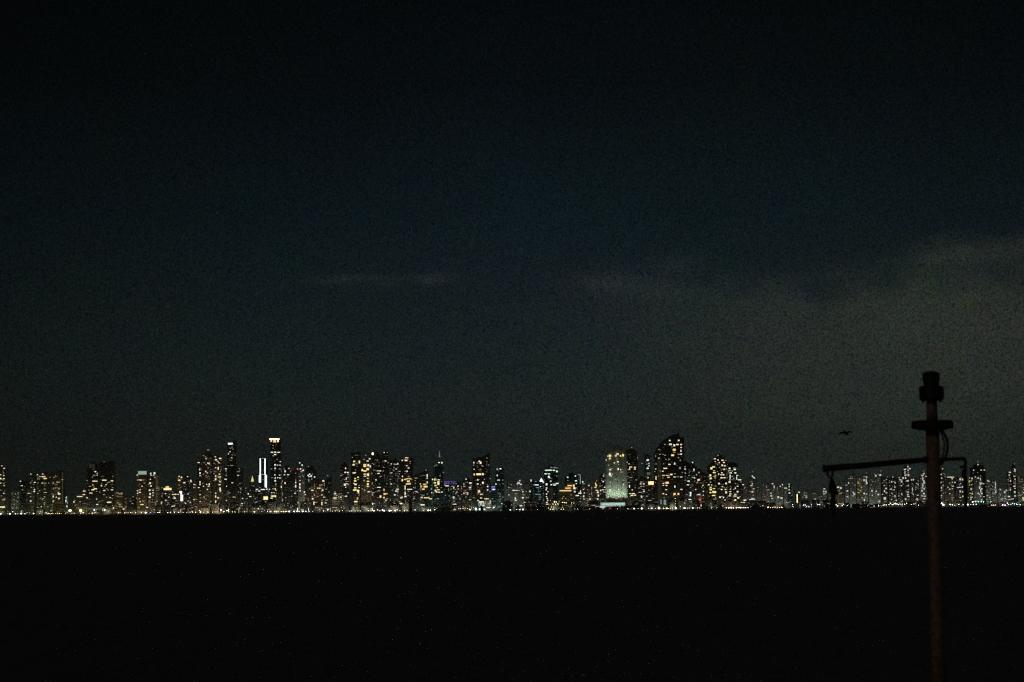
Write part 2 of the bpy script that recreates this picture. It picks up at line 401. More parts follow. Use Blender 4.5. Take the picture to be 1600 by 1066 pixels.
T(57, 79, 737, 0, 'bay', 40, 'yog', 'concrete', 'broad olive-lit tower with short rows of yellowish windows under the roof', '58.5 742 N;66.5 741 N;62.5 745 W;68 745 Y 7;59 748.5 w;61.5 748.5 w;70.5 748 Y 6;66 755 Y;70 755 y 5;76 755 y;78 746 y;63 779 w;66 781 w;64.5 792 W;64 797 w;65 798 W')
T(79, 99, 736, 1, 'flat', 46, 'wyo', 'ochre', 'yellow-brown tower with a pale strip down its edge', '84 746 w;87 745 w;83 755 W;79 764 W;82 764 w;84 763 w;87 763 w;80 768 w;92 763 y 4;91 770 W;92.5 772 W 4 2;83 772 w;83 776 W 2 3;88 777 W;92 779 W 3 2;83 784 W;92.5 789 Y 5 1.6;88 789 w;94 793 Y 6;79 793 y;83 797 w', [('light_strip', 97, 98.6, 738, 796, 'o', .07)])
ref(8, 'the tower at the picture edge'); ref(76, 'the broad olive-lit tower')
T(98, 107, 772, 2, 'step', 8, 'cn', 'pale', 'low faint block with a bluish white column of windows', '103.5 778 C;103 783 C 1.5 4;100 784 c;104.5 791 C 2 1.6;104 776 c', cat='building', name='apartment_block')
T(110, 137, 762, 1, 'terrace', 16, 'wno', 'concrete', 'stepped building rising in terraces to a dark twin tower', '115.5 784.5 W 2 2;117 782 w;124.5 776 W 10 1.1;131.5 767.5 N 4;131 773 W 4;125 784 w 3;126.5 789 w 2;118 790 w', cat='building', name='terraced_building')
T(135, 153.5, 722, 0, 'step', 18, 'wny', 'dark', 'dark tower with a faintly glowing glass crown beside its red-tipped twin', '149 737 N 3;152 739.5 N;147 743 n;152 742.5 N;144.5 745.5 n;151 752 W 3;147 752 W 6 1.4;136 751 n;145 758 W;140.5 760 w 4;147 761 w;149 764 Y 6 1.5;145 765.5 Y 5 1.5;139 766 w;142 770.5 W 6;151 768 w;136 778 W 2 1.6;151 780 W 2;156 769 w;155 784 w;152 788.5 W 4 1.2', [('crown_light', 139, 148, 725, 732, 'o', .035)])
T(154, 178, 721, 0, 'flat', 26, 'wyo', 'dark', 'dark tower with a red-white roof beacon and broken yellowish window bars', '163 750.5 Y 8 1.5;175 751.5 W 4 1.5;170.5 753.5 w 4;168 755 w;158.5 759 W 2 2;166 757.5 W 2;164 760 w;176 762 w;167 764 w;163 766.5 W 4;175 765.5 W 4;169 766 w;162.5 773 w 4;166.5 777 w;172 777.5 W;175 779 w;170.5 785 Y 8 1.6', [('beacon', 162, 723, 2.6, 'p', 2.2), ('light_band', 161, 178, 793, 796, 'y', 2.0), ('light_band', 120, 160, 793.5, 797, 'g', .07)])
T(179, 192, 768, 1, 'flat', 50, 'aoy', 'ochre', 'squat brown tower densely dotted with dim amber windows', '182 770 a;185 771 a;190 772 w;178.5 775 W;184 776 a 3;187 795 A 5;182 795.5 W;190 797 w;193 795.5 W 4', [('light_strip', 179, 180, 773, 795, 'o', .12)], cat='building', name='apartment_block')
T(192.5, 199, 776, 1, 'flat', 14, 'ao', 'concrete', 'narrow dim brown block beside the squat amber-dotted tower', '196 785 w;195.5 793 w', cat='building', name='apartment_block')
T(202, 212, 777, 3, 'flat', 5, 'no', 'dark', 'low dark block alone in the dim gap before the green-capped tower', '208 776.5 n', cat='building', name='apartment_block')
T(213.5, 230, 735, 0, 'step', 34, 'wyo', 'ochre', 'tower capped by a bright greenish white box', '214.5 742.5 N;215 750.3 w 3;219 750.3 W 6 1.3;224 750.3 w 2;222 760 N;219 765.5 W;215 767 W;218.5 769.5 W 4;215 771 W;213.5 778.5 w;218 779 w;219 784 W;224 783 y 4;222 788.5 Y 6;229.5 793 W 4 1.3;216 793 y 3', [('crown_light', 215.8, 229, 736.3, 741.6, 'g', .5)])
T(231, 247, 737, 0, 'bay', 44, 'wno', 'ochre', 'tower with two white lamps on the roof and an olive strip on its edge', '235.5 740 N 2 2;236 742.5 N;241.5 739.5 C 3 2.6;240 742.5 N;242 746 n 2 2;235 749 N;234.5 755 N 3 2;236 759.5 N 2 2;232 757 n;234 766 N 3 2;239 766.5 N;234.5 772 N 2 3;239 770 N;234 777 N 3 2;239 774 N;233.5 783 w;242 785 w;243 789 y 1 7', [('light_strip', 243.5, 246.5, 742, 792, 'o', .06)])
ref(145, 'the dark twin towers'); ref(187, 'the squat amber-dotted tower'); ref(222, 'the green-capped tower'); ref(243, 'the tower with two roof lamps')
T(252, 269, 765, 1, 'flat', 40, 'nwc', 'dark', 'dark tower crowned with a bright yellow block', '253 762.5 n;258.5 771.5 N;254 771 n;253 775 n 1 3;259 782 N 2 1.5;264 777 N;252 786 W 1 4;263 786 n 3;264 795 N;262 802 N', [('crown_light', 255.8, 268, 762.6, 766, 'y', 1.5), ('crown_light', 259, 264, 760, 762.3, 'y', 1.2)])
T(267, 280, 770, 0, 'flat', 16, 'yng', 'dark', 'low dark office block with three horizontal rows of yellow-white windows', '270 772.8 W 3;274 772.6 Y 4 1.4;278.5 772.6 Y 3;273 778.5 N 3 2;270.5 778.5 n;269.5 791.3 N 3;273 791.3 N 3;279 791.2 N 3 1.3;270 797.5 g 3;274 799 g 3 2', cat='building', name='office_block')
T(276.5, 288, 742, 2, 'flat', 18, 'awy', 'ochre', 'narrow amber tower behind a bluish white lit sign', '280 744.5 N 2 1.4;283.5 746 Y 2.5 2;280 750.5 Y 4 1.6;278.5 747.5 a;280 758 a 2 2;282 762 a;280 764 r 3', [('sign', 280.4, 284.3, 767.5, 773, 'c', 1.6), ('sign', 282, 286, 773.4, 783, 'c', 1.7)])
T(287, 300.5, 742, 1, 'slopeL', 34, 'nwc', 'dark', 'dark tower with one tall bright window near its top corner', '293 745 N;298.3 751.5 N 2 3;288 754.5 N 4;290 764.5 n;294 772 N;290 787 W;294 783 n 3;297.5 785 N;292 790 w;287 793 W')
T(301, 308.5, 750, 2, 'flat', 16, 'pwr', 'ochre', 'thin reddish tower with pinkish windows next to the dense warm towers', '302.5 757 P;304.5 757.5 P;302.5 762 P;304.5 762 p;303 781 W 3')
T(308, 316, 721, 1, 'flat', 16, 'wn', 'dark', 'slim dark tower with a bright column of white windows', '310.5 723 W 4;312 734 N 2 1.6;312.5 739.5 N 2.4 2.4;312.5 743.5 N;315.5 734 w 1 3;312.5 753.5 W 2 3;312.5 757 W 2 2;310.5 762 W 3;312.5 767 w;312.5 773 W 2 1.6;313 778 w;313 784 W')
T(315, 331, 703, 0, 'step', 70, 'wwn', 'ochre', 'tall warm tower with a dim cap light, its face crowded with windows', '325.5 703.3 n 4;318 712 w;321 714 w;322 717 W;319 723 w;325 724 W 3;327 725 W;322 726 w;321.5 737 W 2 1.8;324 739 W;318 741 w;325.5 731 w;323 757 W;327 757 W 2 3;318 760 W;324 765 W;319 777 w 2 3;326 760 W 3', bias=.85)
T(332.5, 347, 710, 0, 'bay', 58, 'wnn', 'ochre', 'tall warm tower with two thick white columns of windows beside the capped one', '336.5 714 W;344 716.5 W 4 1.8;337.5 718.5 W 3 2;340 721 W;342 723 W;337 731 W;341 732 W 2 4;337 744 W 2 2;337 749 W 2.4 3;344 737 w;343 741 W 3;343 745.5 Y 5 1.4;344 748.5 y;344 753 W 3;343 757.5 N 4;344 763 N 2 2;337 771 N;344 766 N 2 4;337 776 W 2 3;341 778 W 3 1.6;337 784 W 2 3;341 791 N;337 793 C 3', bias=.85)
ref(262, 'the yellow-crowned dark tower'); ref(283, 'the bluish white lit sign'); ref(323, 'the tall warm tower with cap light'); ref(341, 'the two-column warm tower')
T(349.5, 358, 728, 2, 'flat', 14, 'cng', 'dark', 'dark tower with three short pale bars high up, before the violet-white capped one', '354 732.7 N 6;354 736 c 5;353.5 743 g 3;352.5 749 C 4 1.3;354.5 760 N 2 1.8;355 772 n;354 782 N;356 784 W;355 796 C 4 1.6')
T(354.5, 369, 690, 1, 'flat', 20, 'yno', 'dark', 'very tall slim tower with a violet-white light bar on its roof', '362.5 699 w 1 3;359.5 706 W;357 709.5 N;363 711 w;362 715.5 N;362 727.5 o 6;363 754.5 N 3;365 776 n;364 702 o;360 701 o', [('crown_light', 356.5, 363.5, 692.3, 694.6, 'c', 2.6)])
T(368, 379, 731, 3, 'flat', 12, 'cno', 'dark', 'faint unlit-looking tower with scattered bluish windows', '374 732.5 n;371 737 n;373.5 737 n;372 743 C 2 1.4;369 741 c')
T(374, 388, 762, 2, 'bay', 26, 'gno', 'teal', 'greenish dim tower with a bright white lamp low on its front', '376 764 n 2 2;384 763 n;379 779 N;382 786 n;378 787 N 3', [('light_band', 369, 374.5, 793, 795.6, 'n', 2.2)])
T(389.8, 398, 752, 2, 'peak', 10, 'nc', 'dark', 'thin dark tower tipped by a small glowing yellow cone', '391 776 N 4;388 772 N 2 2', [('cone', 394, 743.5, 752.5, 6.0, 'y', 1.1)])
T(403.5, 418, 716, 1, 'flat', 8, 'cn', 'dark', 'dark tower framed by two vertical white light strips', '410 741.5 c 5;411 716.5 n', [('light_strip', 405.9, 407.5, 716.5, 742, 'c', 2.4), ('light_strip', 404.6, 407.7, 742.3, 754, 'c', 2.6), ('light_strip', 413.3, 414.9, 716.5, 742, 'c', 2.4), ('light_strip', 413.8, 416.9, 742.3, 765, 'c', 2.6), ('antenna', 410.8, 704, 716.4, 1.0)])
T(394, 421.5, 762, 0, 'flat', 30, 'cgn', 'dark', 'wide low block with a row of white windows above a square yellow sign', '401.5 764.8 N 4;405 767.5 C 4;410 765 C 6 1.3;413 765 C 3;417 764.5 C 3;421 764.5 C 2;400 767.5 c 3;406 762 c 2;420 767.5 c;415 784 p 2 2;399 785 c;386 779 c', [('sign', 411.8, 418.6, 776, 781, 'y', 1.7), ('light_band', 391, 415, 794.2, 795.6, 'c', .9), ('light_band', 398, 404, 794.4, 796, 'n', 1.9)], cat='building', name='office_block')
T(422.5, 438.5, 685, 0, 'flat', 34, 'nww', 'teal', 'tallest tower with a gold and white lit crown', '425 706.8 N 4 1.4;430 706.6 Y 4 1.6;435.5 707 N 5 1.2;430 710.5 W 4 1.4;433 718 n;438 721.5 N;430 726.5 N 3 2;434 727 N;437.5 727 N;430 732 N 2 2;437 733 n 3;429.5 742 N 2 2;437 742.5 N;425 746.5 w;430 747 N 2 2;434 746.5 N;437.5 747 N 3;430 751.5 N 3 2;431 757 w 2 3;439.5 761 N 1.4 3;430 764 W 2 2;424.5 770 W;428 770 P;427.5 775.3 Y 9 2;424.5 778.5 Y 4 1.4;430.5 776.5 P;430.5 785 P 3 1.6;427 788 p;431 789 P;439 792 n;431 766 Y',
  [('crown_light', 421.2, 436.5, 685.3, 687.4, 'w', 3.6), ('crown_light', 422.5, 425, 687.7, 690.5, 'a', 1.7), ('crown_light', 427, 431, 687.7, 691.5, 'a', 1.5), ('crown_light', 433, 435.5, 687.7, 691, 'w', 1.6)], seed=5)
T(439.5, 456.5, 727, 1, 'step', 24, 'cnn', 'dark', 'dark tower close beside the tallest one, pale dotted strip on its edge', '444 733 n;451.5 732 N;445.5 736.5 C 2 3;444.5 742 N;450 742 N 2 1.8;445.5 755 N 2 2.6;454 736 c;441.5 752 o 1 3;441.5 772 g 1 5;441.5 782 g 1.4 5;443 793 N 2 2;456 775.5 n', [('light_strip', 440, 441, 745, 795, 'o', .1)])
T(458, 465.8, 735, 2, 'flat', 22, 'nn', 'dark', 'narrow dark tower under a single red beacon', '462 750.5 w;462 754 N 2 2;462 760 N 2 4;465 767 n;461 771 N 3;466 785.5 N 3 2', [('beacon', 464.8, 732.8, 3.0, 'r', 2.4)])
T(466, 477, 721, 1, 'peak', 26, 'cnn', 'pale', 'tower with a cluster of bright white lights around its peak', '468.3 723.3 N 2 1.6;472 727 C 2 2;469.5 733 C 2 2;473.5 735 C 3 2;471 737 c 3 2;468.5 745 n 3;468.5 751 N;468.5 757 N 2 3;468.5 762 W 2 3;474 744.5 c;474 755 c;469 767 N 2 2;475.5 769 N 2 2;477 773 N')
T(477.5, 494, 727, 1, 'step', 30, 'ncw', 'dark', 'dark tower with a knot of white windows below its top', '482 729 n;481.5 743 C 2 2;484 741 C 2 2;486 744 C 3 2;483 745 N;488 741 c;491.5 745.5 N 2 2;482.5 751 c 2 3;487 749 w;490 755.5 w;484 764 n')
T(486.5, 505, 748, 0, 'bay', 36, 'wap', 'ochre', 'warm reddish tower with two bottom columns of bright windows', '505 751.5 W 3 2;498 763 W 6 1.3;488 766.3 Y 4 1.6;504 766 W 3 1.6;503 763 w;502.5 768 w;491 772.5 w;503 773.5 W;488 776 w;496 776 w 3;506 777 W;488.5 779.5 W 3 2;490.5 786.5 W 1.6 5;503 781.5 w;503 787 W 1.6 5;509 786 W 3;490.5 793 W 3;503 794 W 2', seed=3)
T(505, 518, 745, 2, 'slopeR', 26, 'nwp', 'dark', 'dark slanting tower with scattered white windows right of the reddish one'.replace('right of', 'beside'), '512 743.5 n;505.5 752 N 3 1.6;502.5 756 n;506.5 755.5 n 2 2;509.5 764.5 n;514 769 n;508 777 n')
ref(361, 'the violet-white capped tower'); ref(394, 'the small yellow cone'); ref(410, 'the twin white light strips'); ref(430, 'the tallest gold-crowned tower'); ref(471, 'the white-lit peak tower'); ref(496, 'the warm reddish tower')
T(518.5, 531, 765, 1, 'peak', 36, 'nwa', 'ochre', 'short peaked block with stacked white bars of windows', '523.5 768.5 n;523.5 771 N 4;523.5 773 n 4;523.5 778.3 W 6 1.6;523 780.5 a 3;523 784 w;532.5 777 N 2 1.8;530 772 n', cat='building', name='apartment_block')
T(531.5, 545.5, 722, 1, 'step', 34, 'nwp', 'dark', 'dark tower with paired white lights facing an olive edge strip', '540 732 N 2 2;539.5 738.3 N 3 1.8;543.5 738.5 N 3 1.6;544 742 n;541 748 N 1.4 3;539 749.5 n;541 752.5 p;539 757.5 N 3 3;542 756 N;540 761.5 N;537 756.5 n;540.5 775.5 N 4', [('light_strip', 545.6, 547.6, 726, 764, 'o', .045)])
T(548.5, 563, 706, 0, 'flat', 30, 'ywa', 'dark', 'dark-topped tower with patches of strong yellow windows', '550.5 715 n;553.5 721 Y 4 1.6;561.5 722 W 2.4 4;552.5 726.5 Y 4 2;557 724 y 3;553.5 739 Y 6 1.6;555 748 Y 3 1.6;559.5 746 Y 3 1.6;555 751.5 Y 4 2;559.5 749.5 y 3;555.5 757 Y 4 2.4;553 755.5 Y;555 762.5 Y 4 1.6;561 762 Y 3;554.5 765.7 Y 6 2;559.5 767 Y 4 3;552.5 766.5 Y;558.5 779 A 2.4 3;556 784 Y 6 2;556 788 p 6;554 794.5 Y 4 2;559 795 Y 2 2;560 770 Y 2 3')
T(564, 580.5, 711, 0, 'slopeR', 28, 'yna', 'ochre', 'tower with large glowing amber-yellow rooms in its upper half', '571.5 711.5 n;569 718 w 3;577.5 717 N 3 1.6;574.5 720.5 N 4;570 727.5 A 5 4.5;575.5 727 N 3 3;578.5 729 W 2 3;574.5 733.3 Y 4.4 3;566 734.7 Y 3 3;570 736 Y 6 1.8;570 741 W 4 1.4;575 742 Y 4 4;570 744.3 W 4;574.5 747.5 W;569 751 n 3 2;575 752.3 Y 4 1.6;574.8 756.5 Y 3 2.4;575 760 A 4 2;566 764 n;569.5 766 n 2 3;576 768.5 N 4;581 740 w 2 2;580 768.5 w 3')
T(579.5, 597.5, 707, 1, 'step', 34, 'nwg', 'dark', 'dark tower with an orange-white lamp on its roof corner', '592 736 N 8 1.3;591.5 740 W 4 1.3;599 736 n;587.5 750 N 2 2;581.5 755.5 g 2 4;583 763.5 n;594 745 n;592 761.7 N 7;592 767 n 4 1.4;594.5 776 W 3 3;582 773 n 2 4;581 787.5 C 4 3', [('roof_light', 581, 583.6, 707.4, 711, 'w', 3), ('beacon', 587, 710, 2.0, 'p', 2)])
T(597, 607.5, 704, 2, 'flat', 24, 'nwc', 'dark', 'narrow tall tower with tiny white roof lights and orange windows low down', '600.3 707.3 N;605 706.8 n;602.5 720.5 N 3;598 720.8 w;606.5 723 n;599 730 n;604.5 756 w;600 765.5 A 2 3;601 772 A 4 2.6;604.5 771.5 W;600 777.7 A 3 2;603 782 A 2.4 2;605 779.5 A;595 776 W 3 3;602 791.5 W 5 1.6')
T(608, 626.5, 716, 0, 'bay', 72, 'nng', 'dark', 'broad tower evenly sprinkled with small white windows', '611.5 725 N;616.5 725.5 n 3 2;621.5 725 N 2 2;612 739 N;619 733 N;614.5 735 n;622.5 744.5 n;610 749 n 3;611 756.5 N 3;621 764.5 N 5;619.5 767.5 N 5 1.3;613 766 n;622 768 n;617 773.5 N 4;611 790 n', bias=.9)
T(626.5, 645.5, 714, 0, 'flat', 44, 'nwp', 'dark', 'tower with a thin white mast and glowing amber rooms mid-height', '635.5 715.5 P 6;628.5 719.5 W 2.4 1.5;634.5 719.5 Y 5 2;631.5 717.5 p;635.5 728 N 2;638.5 731.5 N 3;636 736.7 N 2 2;628.8 744.5 W 2 2;633 749.3 A 4 1.5;638.5 748.3 A 10;628.5 750.5 Y 2.6 3.4;638 752 A 5 3;638 756.3 Y 9 1.6;643.5 749.5 a;633 762 W 1.6 7;640 764.7 N 9;646.5 762 n;633 771 N 1.6 5;633.5 776 W 4 2;638 774.5 n;627 778 W 4 1.6;627 787 N 4 2;634 786 o 1 8', [('antenna', 639.3, 702, 714.5, .9), ('antenna', 633, 707, 714.5, .5)])
ref(540, 'the dark tower with an olive edge'); ref(556, 'the yellow-patched tower'); ref(573, 'the amber-yellow roomed tower'); ref(617, 'the evenly sprinkled tower'); ref(636, 'the tower with a thin white mast')
T(645, 655.5, 741, 2, 'flat', 26, 'pnw', 'dark', 'pinkish dotted tower between the thin-masted one and the sharp-cornered one', '645.3 742 n;648.5 762.5 n;651 768.5 P 3;645.5 770 N;647 776.5 n;646.5 779.5 N;653 770 n')
T(655.5, 668.5, 733, 0, 'slopeR', 26, 'wyn', 'dark', 'tower with a sharply slanted top above bright amber bands', '665.8 734.7 n;667.5 743 N 2 3.6;667.5 747.3 N 2 1.6;657 756.3 Y;663.5 757 A 6 1.4;667.5 754 Y 2 3;658 760.3 A 3 2.6;665 760.5 A 7 2.6;661.5 764.5 Y 5 1.6;657 763.5 a;661 774 n 5;659 777.3 W 4 1.3;665.5 778 W 7 1.3;668 772 n;660 789 N 8 1.6;664.5 793 N 3 2')
T(669.5, 679.5, 745, 2, 'flat', 8, 'gt', 'teal', 'slim greenish glass tower with almost no lit windows', '674 764 g 2 3', [('light_strip', 675, 675.9, 752, 790, 't', .06)])
T(676, 692, 747, 1, 'flat', 14, 'yng', 'teal', 'green-tinted tower with blocks of yellow windows on its upper floors', '676 749.3 N 2 2;679.5 749.5 Y 2 3;682 749.5 y 1.6 3;685.5 750 Y 4 1.4;679.5 754.5 Y 4 1.8;685 755 Y 3.6 5.6;680.5 758.7 Y 3.4 2;683 762 Y 2 1.6;680.5 766.5 Y 3 2.4;685 765.5 Y 4 1.6;689.5 762 n;682 768.7 W 3 2;686 769.3 N 4;690.5 769 N 3;674.5 770 N;677.5 770 g;684 779.5 g 4;672.5 779.5 Y 6 1.2;670 777.5 Y 2 1.4')
T(679, 693, 722, 3, 'step', 6, 'tc', 'teal', 'bluish dark tower with a needle spire and two white roof lights', '686 723 N 3 1.4;690.5 723.2 N 2.6 2.2;682 727 c 3;693 738.5 c;687.5 743.5 c;679 728.5 t', [('spire', 686.6, 702, 714.5, 3.2, 'c', .22), ('antenna', 686.6, 700.5, 722, 2.0)])
T(692.5, 704, 757.5, 1, 'flat', 12, 'ggn', 'teal', 'greenish block with one bright bar at its roof edge', '698.5 759.3 W 6 1.5;695 758 c 3;701 765 g 1 4;696 774 g;702 775 g')
T(702, 714, 757, 2, 'flat', 18, 'npw', 'dark', 'dark block with an unreadable violet rooftop sign', '709 762.3 N 1.8 1.8;705 764.5 n;708.5 768.5 n;711 765 n;709 777.5 N 3 3;709.5 783.5 n;713 769 n', [('letters', 694, 712.5, 752.2, 756.3, 'v', .5, 7)])
T(712, 723, 752, 2, 'step', 26, 'pnp', 'dark', 'low pinkish-lit tower beside the violet sign block', '715.5 760 N 2 2;712.5 756 p;714 769 N;716 775 n;710 788 N 7')
T(723, 738.5, 746, 1, 'step', 38, 'pnw', 'dark', 'dark tower with scattered pink-white windows', '728.2 748.8 P 2 1.6;724.8 756.5 P;735 755 N 4 2;725 760.3 P;734.5 761.8 P 4 2;727 767 p 3;734.5 764.5 p 5;724.8 771 P 2 1.6;730.5 772 P 2 2;734.5 781.5 W 4 1.6;734 785.5 N 3;724 784 p;729 789 n')
ref(662, 'the sharply slanted amber-banded tower'); ref(684, 'the needle-spired tower'); ref(703, 'the violet rooftop sign'); ref(730, 'the pink-windowed tower')
T(738.5, 757, 715, 0, 'flat', 34, 'nyw', 'dark', 'tower with a bright yellow band under white corner lights', '740.5 723 N 1.6 2.4;740 727 n;746 723.5 n 3;749 721 N 3 2;751 723.3 N 3 3;753 727.5 n;741 733.5 N;750.5 733.5 n;741 741.5 W 2 3;748 741.2 Y 9 2.8;754.5 741 W 3 3;746.5 750 N 2.6 1.6;757 749 n;754.5 754.5 N 3 3;746.5 756.3 W 3 1.6;751 757.5 w;762 760.5 N 2.6 1.4;748.5 768 A 4 3.6;752 772.5 W 4 1.4;747 770.5 a;751.5 778.3 W 3 1.6;747 782 W 3')
T(753, 766, 707, 1, 'slopeR', 22, 'nwa', 'dark', 'dark unlit tower with a slanted roof rising behind the yellow-banded one', '761 715.8 n;765.8 748 n;762 765.5 N 2 1.6;765.5 768.5 n;763 778 a;758 779.5 W 4;762 758 n')
T(744.5, 768, 778, 0, 'flat', 14, 'ywn', 'pale', 'brightly lit podium with vertical white bars at the foot of the yellow-banded tower', '752 784.3 Y 9 1.6;760 779.5 Y 8;766 784 W 2 3;747.5 787 c 1 6;750.3 788 C 1 5;753 787.5 C 1 5;756 787.5 C 1 6;759 785.5 t 1 5;762.5 787.5 c 1 5;765 788 c 1 6;755.5 790.5 C 4;763 793.3 Y 8 1.6;743.5 795.5 G 3 4;749.5 796 C 3 3;757 796 C 3 2.4;762 799 c 7 1.2', cat='building', name='podium_building')
T(766.5, 776, 757, 2, 'flat', 8, 'gct', 'teal', 'short greenish block carrying a round violet sign', '769.5 779.5 c;772 793 n', [('letters', 768, 774, 760, 767.5, 'v', 1.6, 2), ('light_band', 769.8, 773.3, 764.2, 765.4, 'c', 3)])
T(774.5, 788, 732, 1, 'flat', 16, 'ctg', 'teal', 'dark teal tower with a white globe lamp on the roof', '777 733.3 C 2.4 1.2;777 743 N 2 2;779 750.3 C 5;785.5 750.4 c 2;775 756.7 N 2.4 1.5;781.5 772 n;781 776 n;782 780 a 3;785.5 777 w;784 787 N', [('globe', 781.8, 733.7, 4.2, 'c', 5)])
T(787.5, 797, 752, 2, 'flat', 12, 'gno', 'pale', 'pale dim strip of a tower next to the globe-topped one', '795 773.5 N;798.5 775 n', [('light_strip', 788.3, 789.8, 756, 792, 'g', .05)])
T(797, 816, 750, 1, 'step', 52, 'ngc', 'pale', 'pale tower with a pyramid-shaped scatter of white windows', '812.2 751 N 1.6 1.8;811 755 C 2 2;808.5 756 N;813.8 757 N 3 1.3;809 754 c 1.4 3;802.5 766.3 N 4 1.2;806.5 766.4 N 3;816 765.5 n 4;817 768.5 N 2 1.6;806 771.3 n 4;805 779 N 2 3;806 782 N 3;817 778 N 3 2;798 786 n 2 2;814 790.4 N 5', seed=9)
T(816, 826.5, 754, 2, 'flat', 22, 'gno', 'pale', 'dim greenish slab marked by faint vertical ribs', '817.5 773 n 2 2;819.5 785 N 3;824 777.5 o 6', [('light_strip', 820, 820.8, 758, 790, 'g', .05), ('light_strip', 824.6, 825.3, 758, 790, 'g', .05)])
T(826.5, 834, 751, 3, 'flat', 10, 'gn', 'dark', 'slim dark tower with one white light at its top corner', '829.8 751 N 1.8 3;828 768 N 2.6 2;829 786 N')
T(832, 851, 753, 1, 'flat', 26, 'tgc', 'teal', 'teal tower with a glowing white pyramid on its roof', '837 752.5 c;834 757.7 c 3;838.5 757.8 C 7 1.5;844.5 760.5 N;839 772.5 t 6;849.5 753.7 C 4 1.4;843.5 780 n;849 781.5 n;840 762 t 6', [('cone', 846, 747, 752.8, 8.0, 'c', 2.4), ('light_strip', 833.5, 834.2, 762, 788, 't', .06), ('light_strip', 841, 841.8, 762, 788, 't', .06)])
ref(748, 'the yellow-banded tower'); ref(782, 'the white globe lamp'); ref(807, 'the pale scattered-window tower'); ref(846, 'the glowing white pyramid')
T(850.5, 872, 727, 0, 'step', 12, 'gn', 'teal', 'dark green tower with bright broken bars of windows on its top floors', '861.5 730.5 g 4;866.5 731 g 4 1.2;870 731.3 g 3;854.5 735 G 7 1.6;859.5 734.8 G 5 1.6;862 735 G;865.5 735 G 4 1.5;870 736.8 G 3 2.4;852.5 740.5 G 4 1.5;857.5 740.5 G 4 1.3;857.5 744.5 G 3 1.6;858 746.3 G 4 1.6;860.5 752 G 2.6 1.6;869 757 g;870.5 755.5 G 5 1.6;865.5 756 g 4;861.5 757.5 G 3 1.8;866.5 758 G 5 1.5;854 757 N 3 3;870 744 g;854 762.7 N 3 1.3;853.5 765.5 N 2 1.6;856 768.5 N 2;854 772 N 2 1.6;854 776 N;855 779 N 2 2;856 782 N;854.5 785 N 3;855 788 W 8 1.2', [('light_strip', 858.6, 863.4, 762, 789, 'o', .022)], seed=2)
T(872, 898, 753, 0, 'terrace', 22, 'yno', 'ochre', 'building stepping up in three amber-lit terraces', '890 759 A 8 1.6;887.5 762.9 A 10 1.6;883.5 766.9 A 22 1.6;896.5 759 Y 3 3;897.5 763 Y 4 3;866 772.3 n;880.5 776 y;879 779 y 1 3;884 779 y;892.5 773.5 n', cat='building', name='terraced_building')
T(883, 903, 739, 1, 'step', 8, 'tgn', 'teal', 'dark bluish tower behind the amber-lit terraces', '887 746 G 2 2;899 744 G 2 2;900 751.5 G 4 1.6;900.5 755.8 G 2 1.3;901 762.7 n;898 768.5 C 3 2;895 768 G 3;902 774.5 W 6 1.6')
T(903.5, 909.5, 741.5, 2, 'flat', 8, 'gn', 'dark', 'needle-thin tower outlined by one pale vertical line', '904.5 741.8 g 3;910.5 753 C 2 2;908 776 n;907 779 n;907 784 n 3', [('light_strip', 906, 907.2, 742, 756, 'g', .5), ('sign', 904, 910.5, 770, 771.6, 'c', 1.5), ('sign', 906.5, 907.8, 766.5, 769.7, 'c', 1.2)])
T(909, 928, 757, 1, 'bay', 34, 'npo', 'ochre', 'brownish block peppered with small white windows', '912 756 n 4;920 758.7 N 2 1.3;911.5 765 N 2;913 770.5 N;912 775.5 N 2 2.6;912.5 780 N;921.5 780 N 3 1.6;924.5 763 n 1 4;924.5 771 n 1 4;917 786 n', [('light_strip', 924, 924.8, 761, 784, 'o', .1)])
T(927.5, 936, 750, 2, 'slopeL', 18, 'pan', 'ochre', 'slim tower with a curved amber light at its top', '932 751.5 p;930.5 755.5 A 1.8 2.4;931.5 758.5 A 2.6 3.5;930.5 762 W 3;928.5 761.5 a;932.5 766.5 W 4;934 769.5 N 3 2;935 774.5 N 2 3;934 780 N 2 2;931.5 783.5 n')
T(936.5, 947.5, 740, 1, 'step', 26, 'ppn', 'dark', 'dark reddish tower wedged before the floodlit one', '943.5 741 n;943 744 N;942.5 752.7 N 2.4 1.5;945 761.5 N 3;938.5 766.5 N 2 2;942 765.5 N 3;946 765.3 N;944.5 769 n 3;937.5 759.5 p 3')
ref(861, 'the dark green tower'); ref(888, 'the amber-lit terraces'); ref(907, 'the needle-thin outlined tower'); ref(932, 'the curved amber light')
fl = T(947, 980.5, 695, 0, 'ribbed', 46, 'gyw', 'flood', 'huge pale tower floodlit green-white from below', '949 713 Y 2 2;952.8 712.3 Y 4 3;953 716.5 A 3 2;957.5 713 a 2 1.4;962 712.3 W 3 1.8;965 709.7 Y 4 2;969.5 712.5 Y 2 2;973.5 711.5 Y 3 3;947.5 719 W 2 1.6;960 723.5 N;965.5 721.7 W 3 1.6;953.3 734 W 3 1.6;949.3 733.8 w;966 733 W 2.4 3;970 734 N;953 741 N 3 4;957 741 n 2 2;955 744 N;949.5 743 n;954 753.5 n 2 3;953 759.5 p;953 765.5 W 2 2;953 768 W;958.5 756 n;966 759 n;966.5 765 N;974 757 N;974.5 751 n;962 749 n;970 771 n', (), bias=1.1)
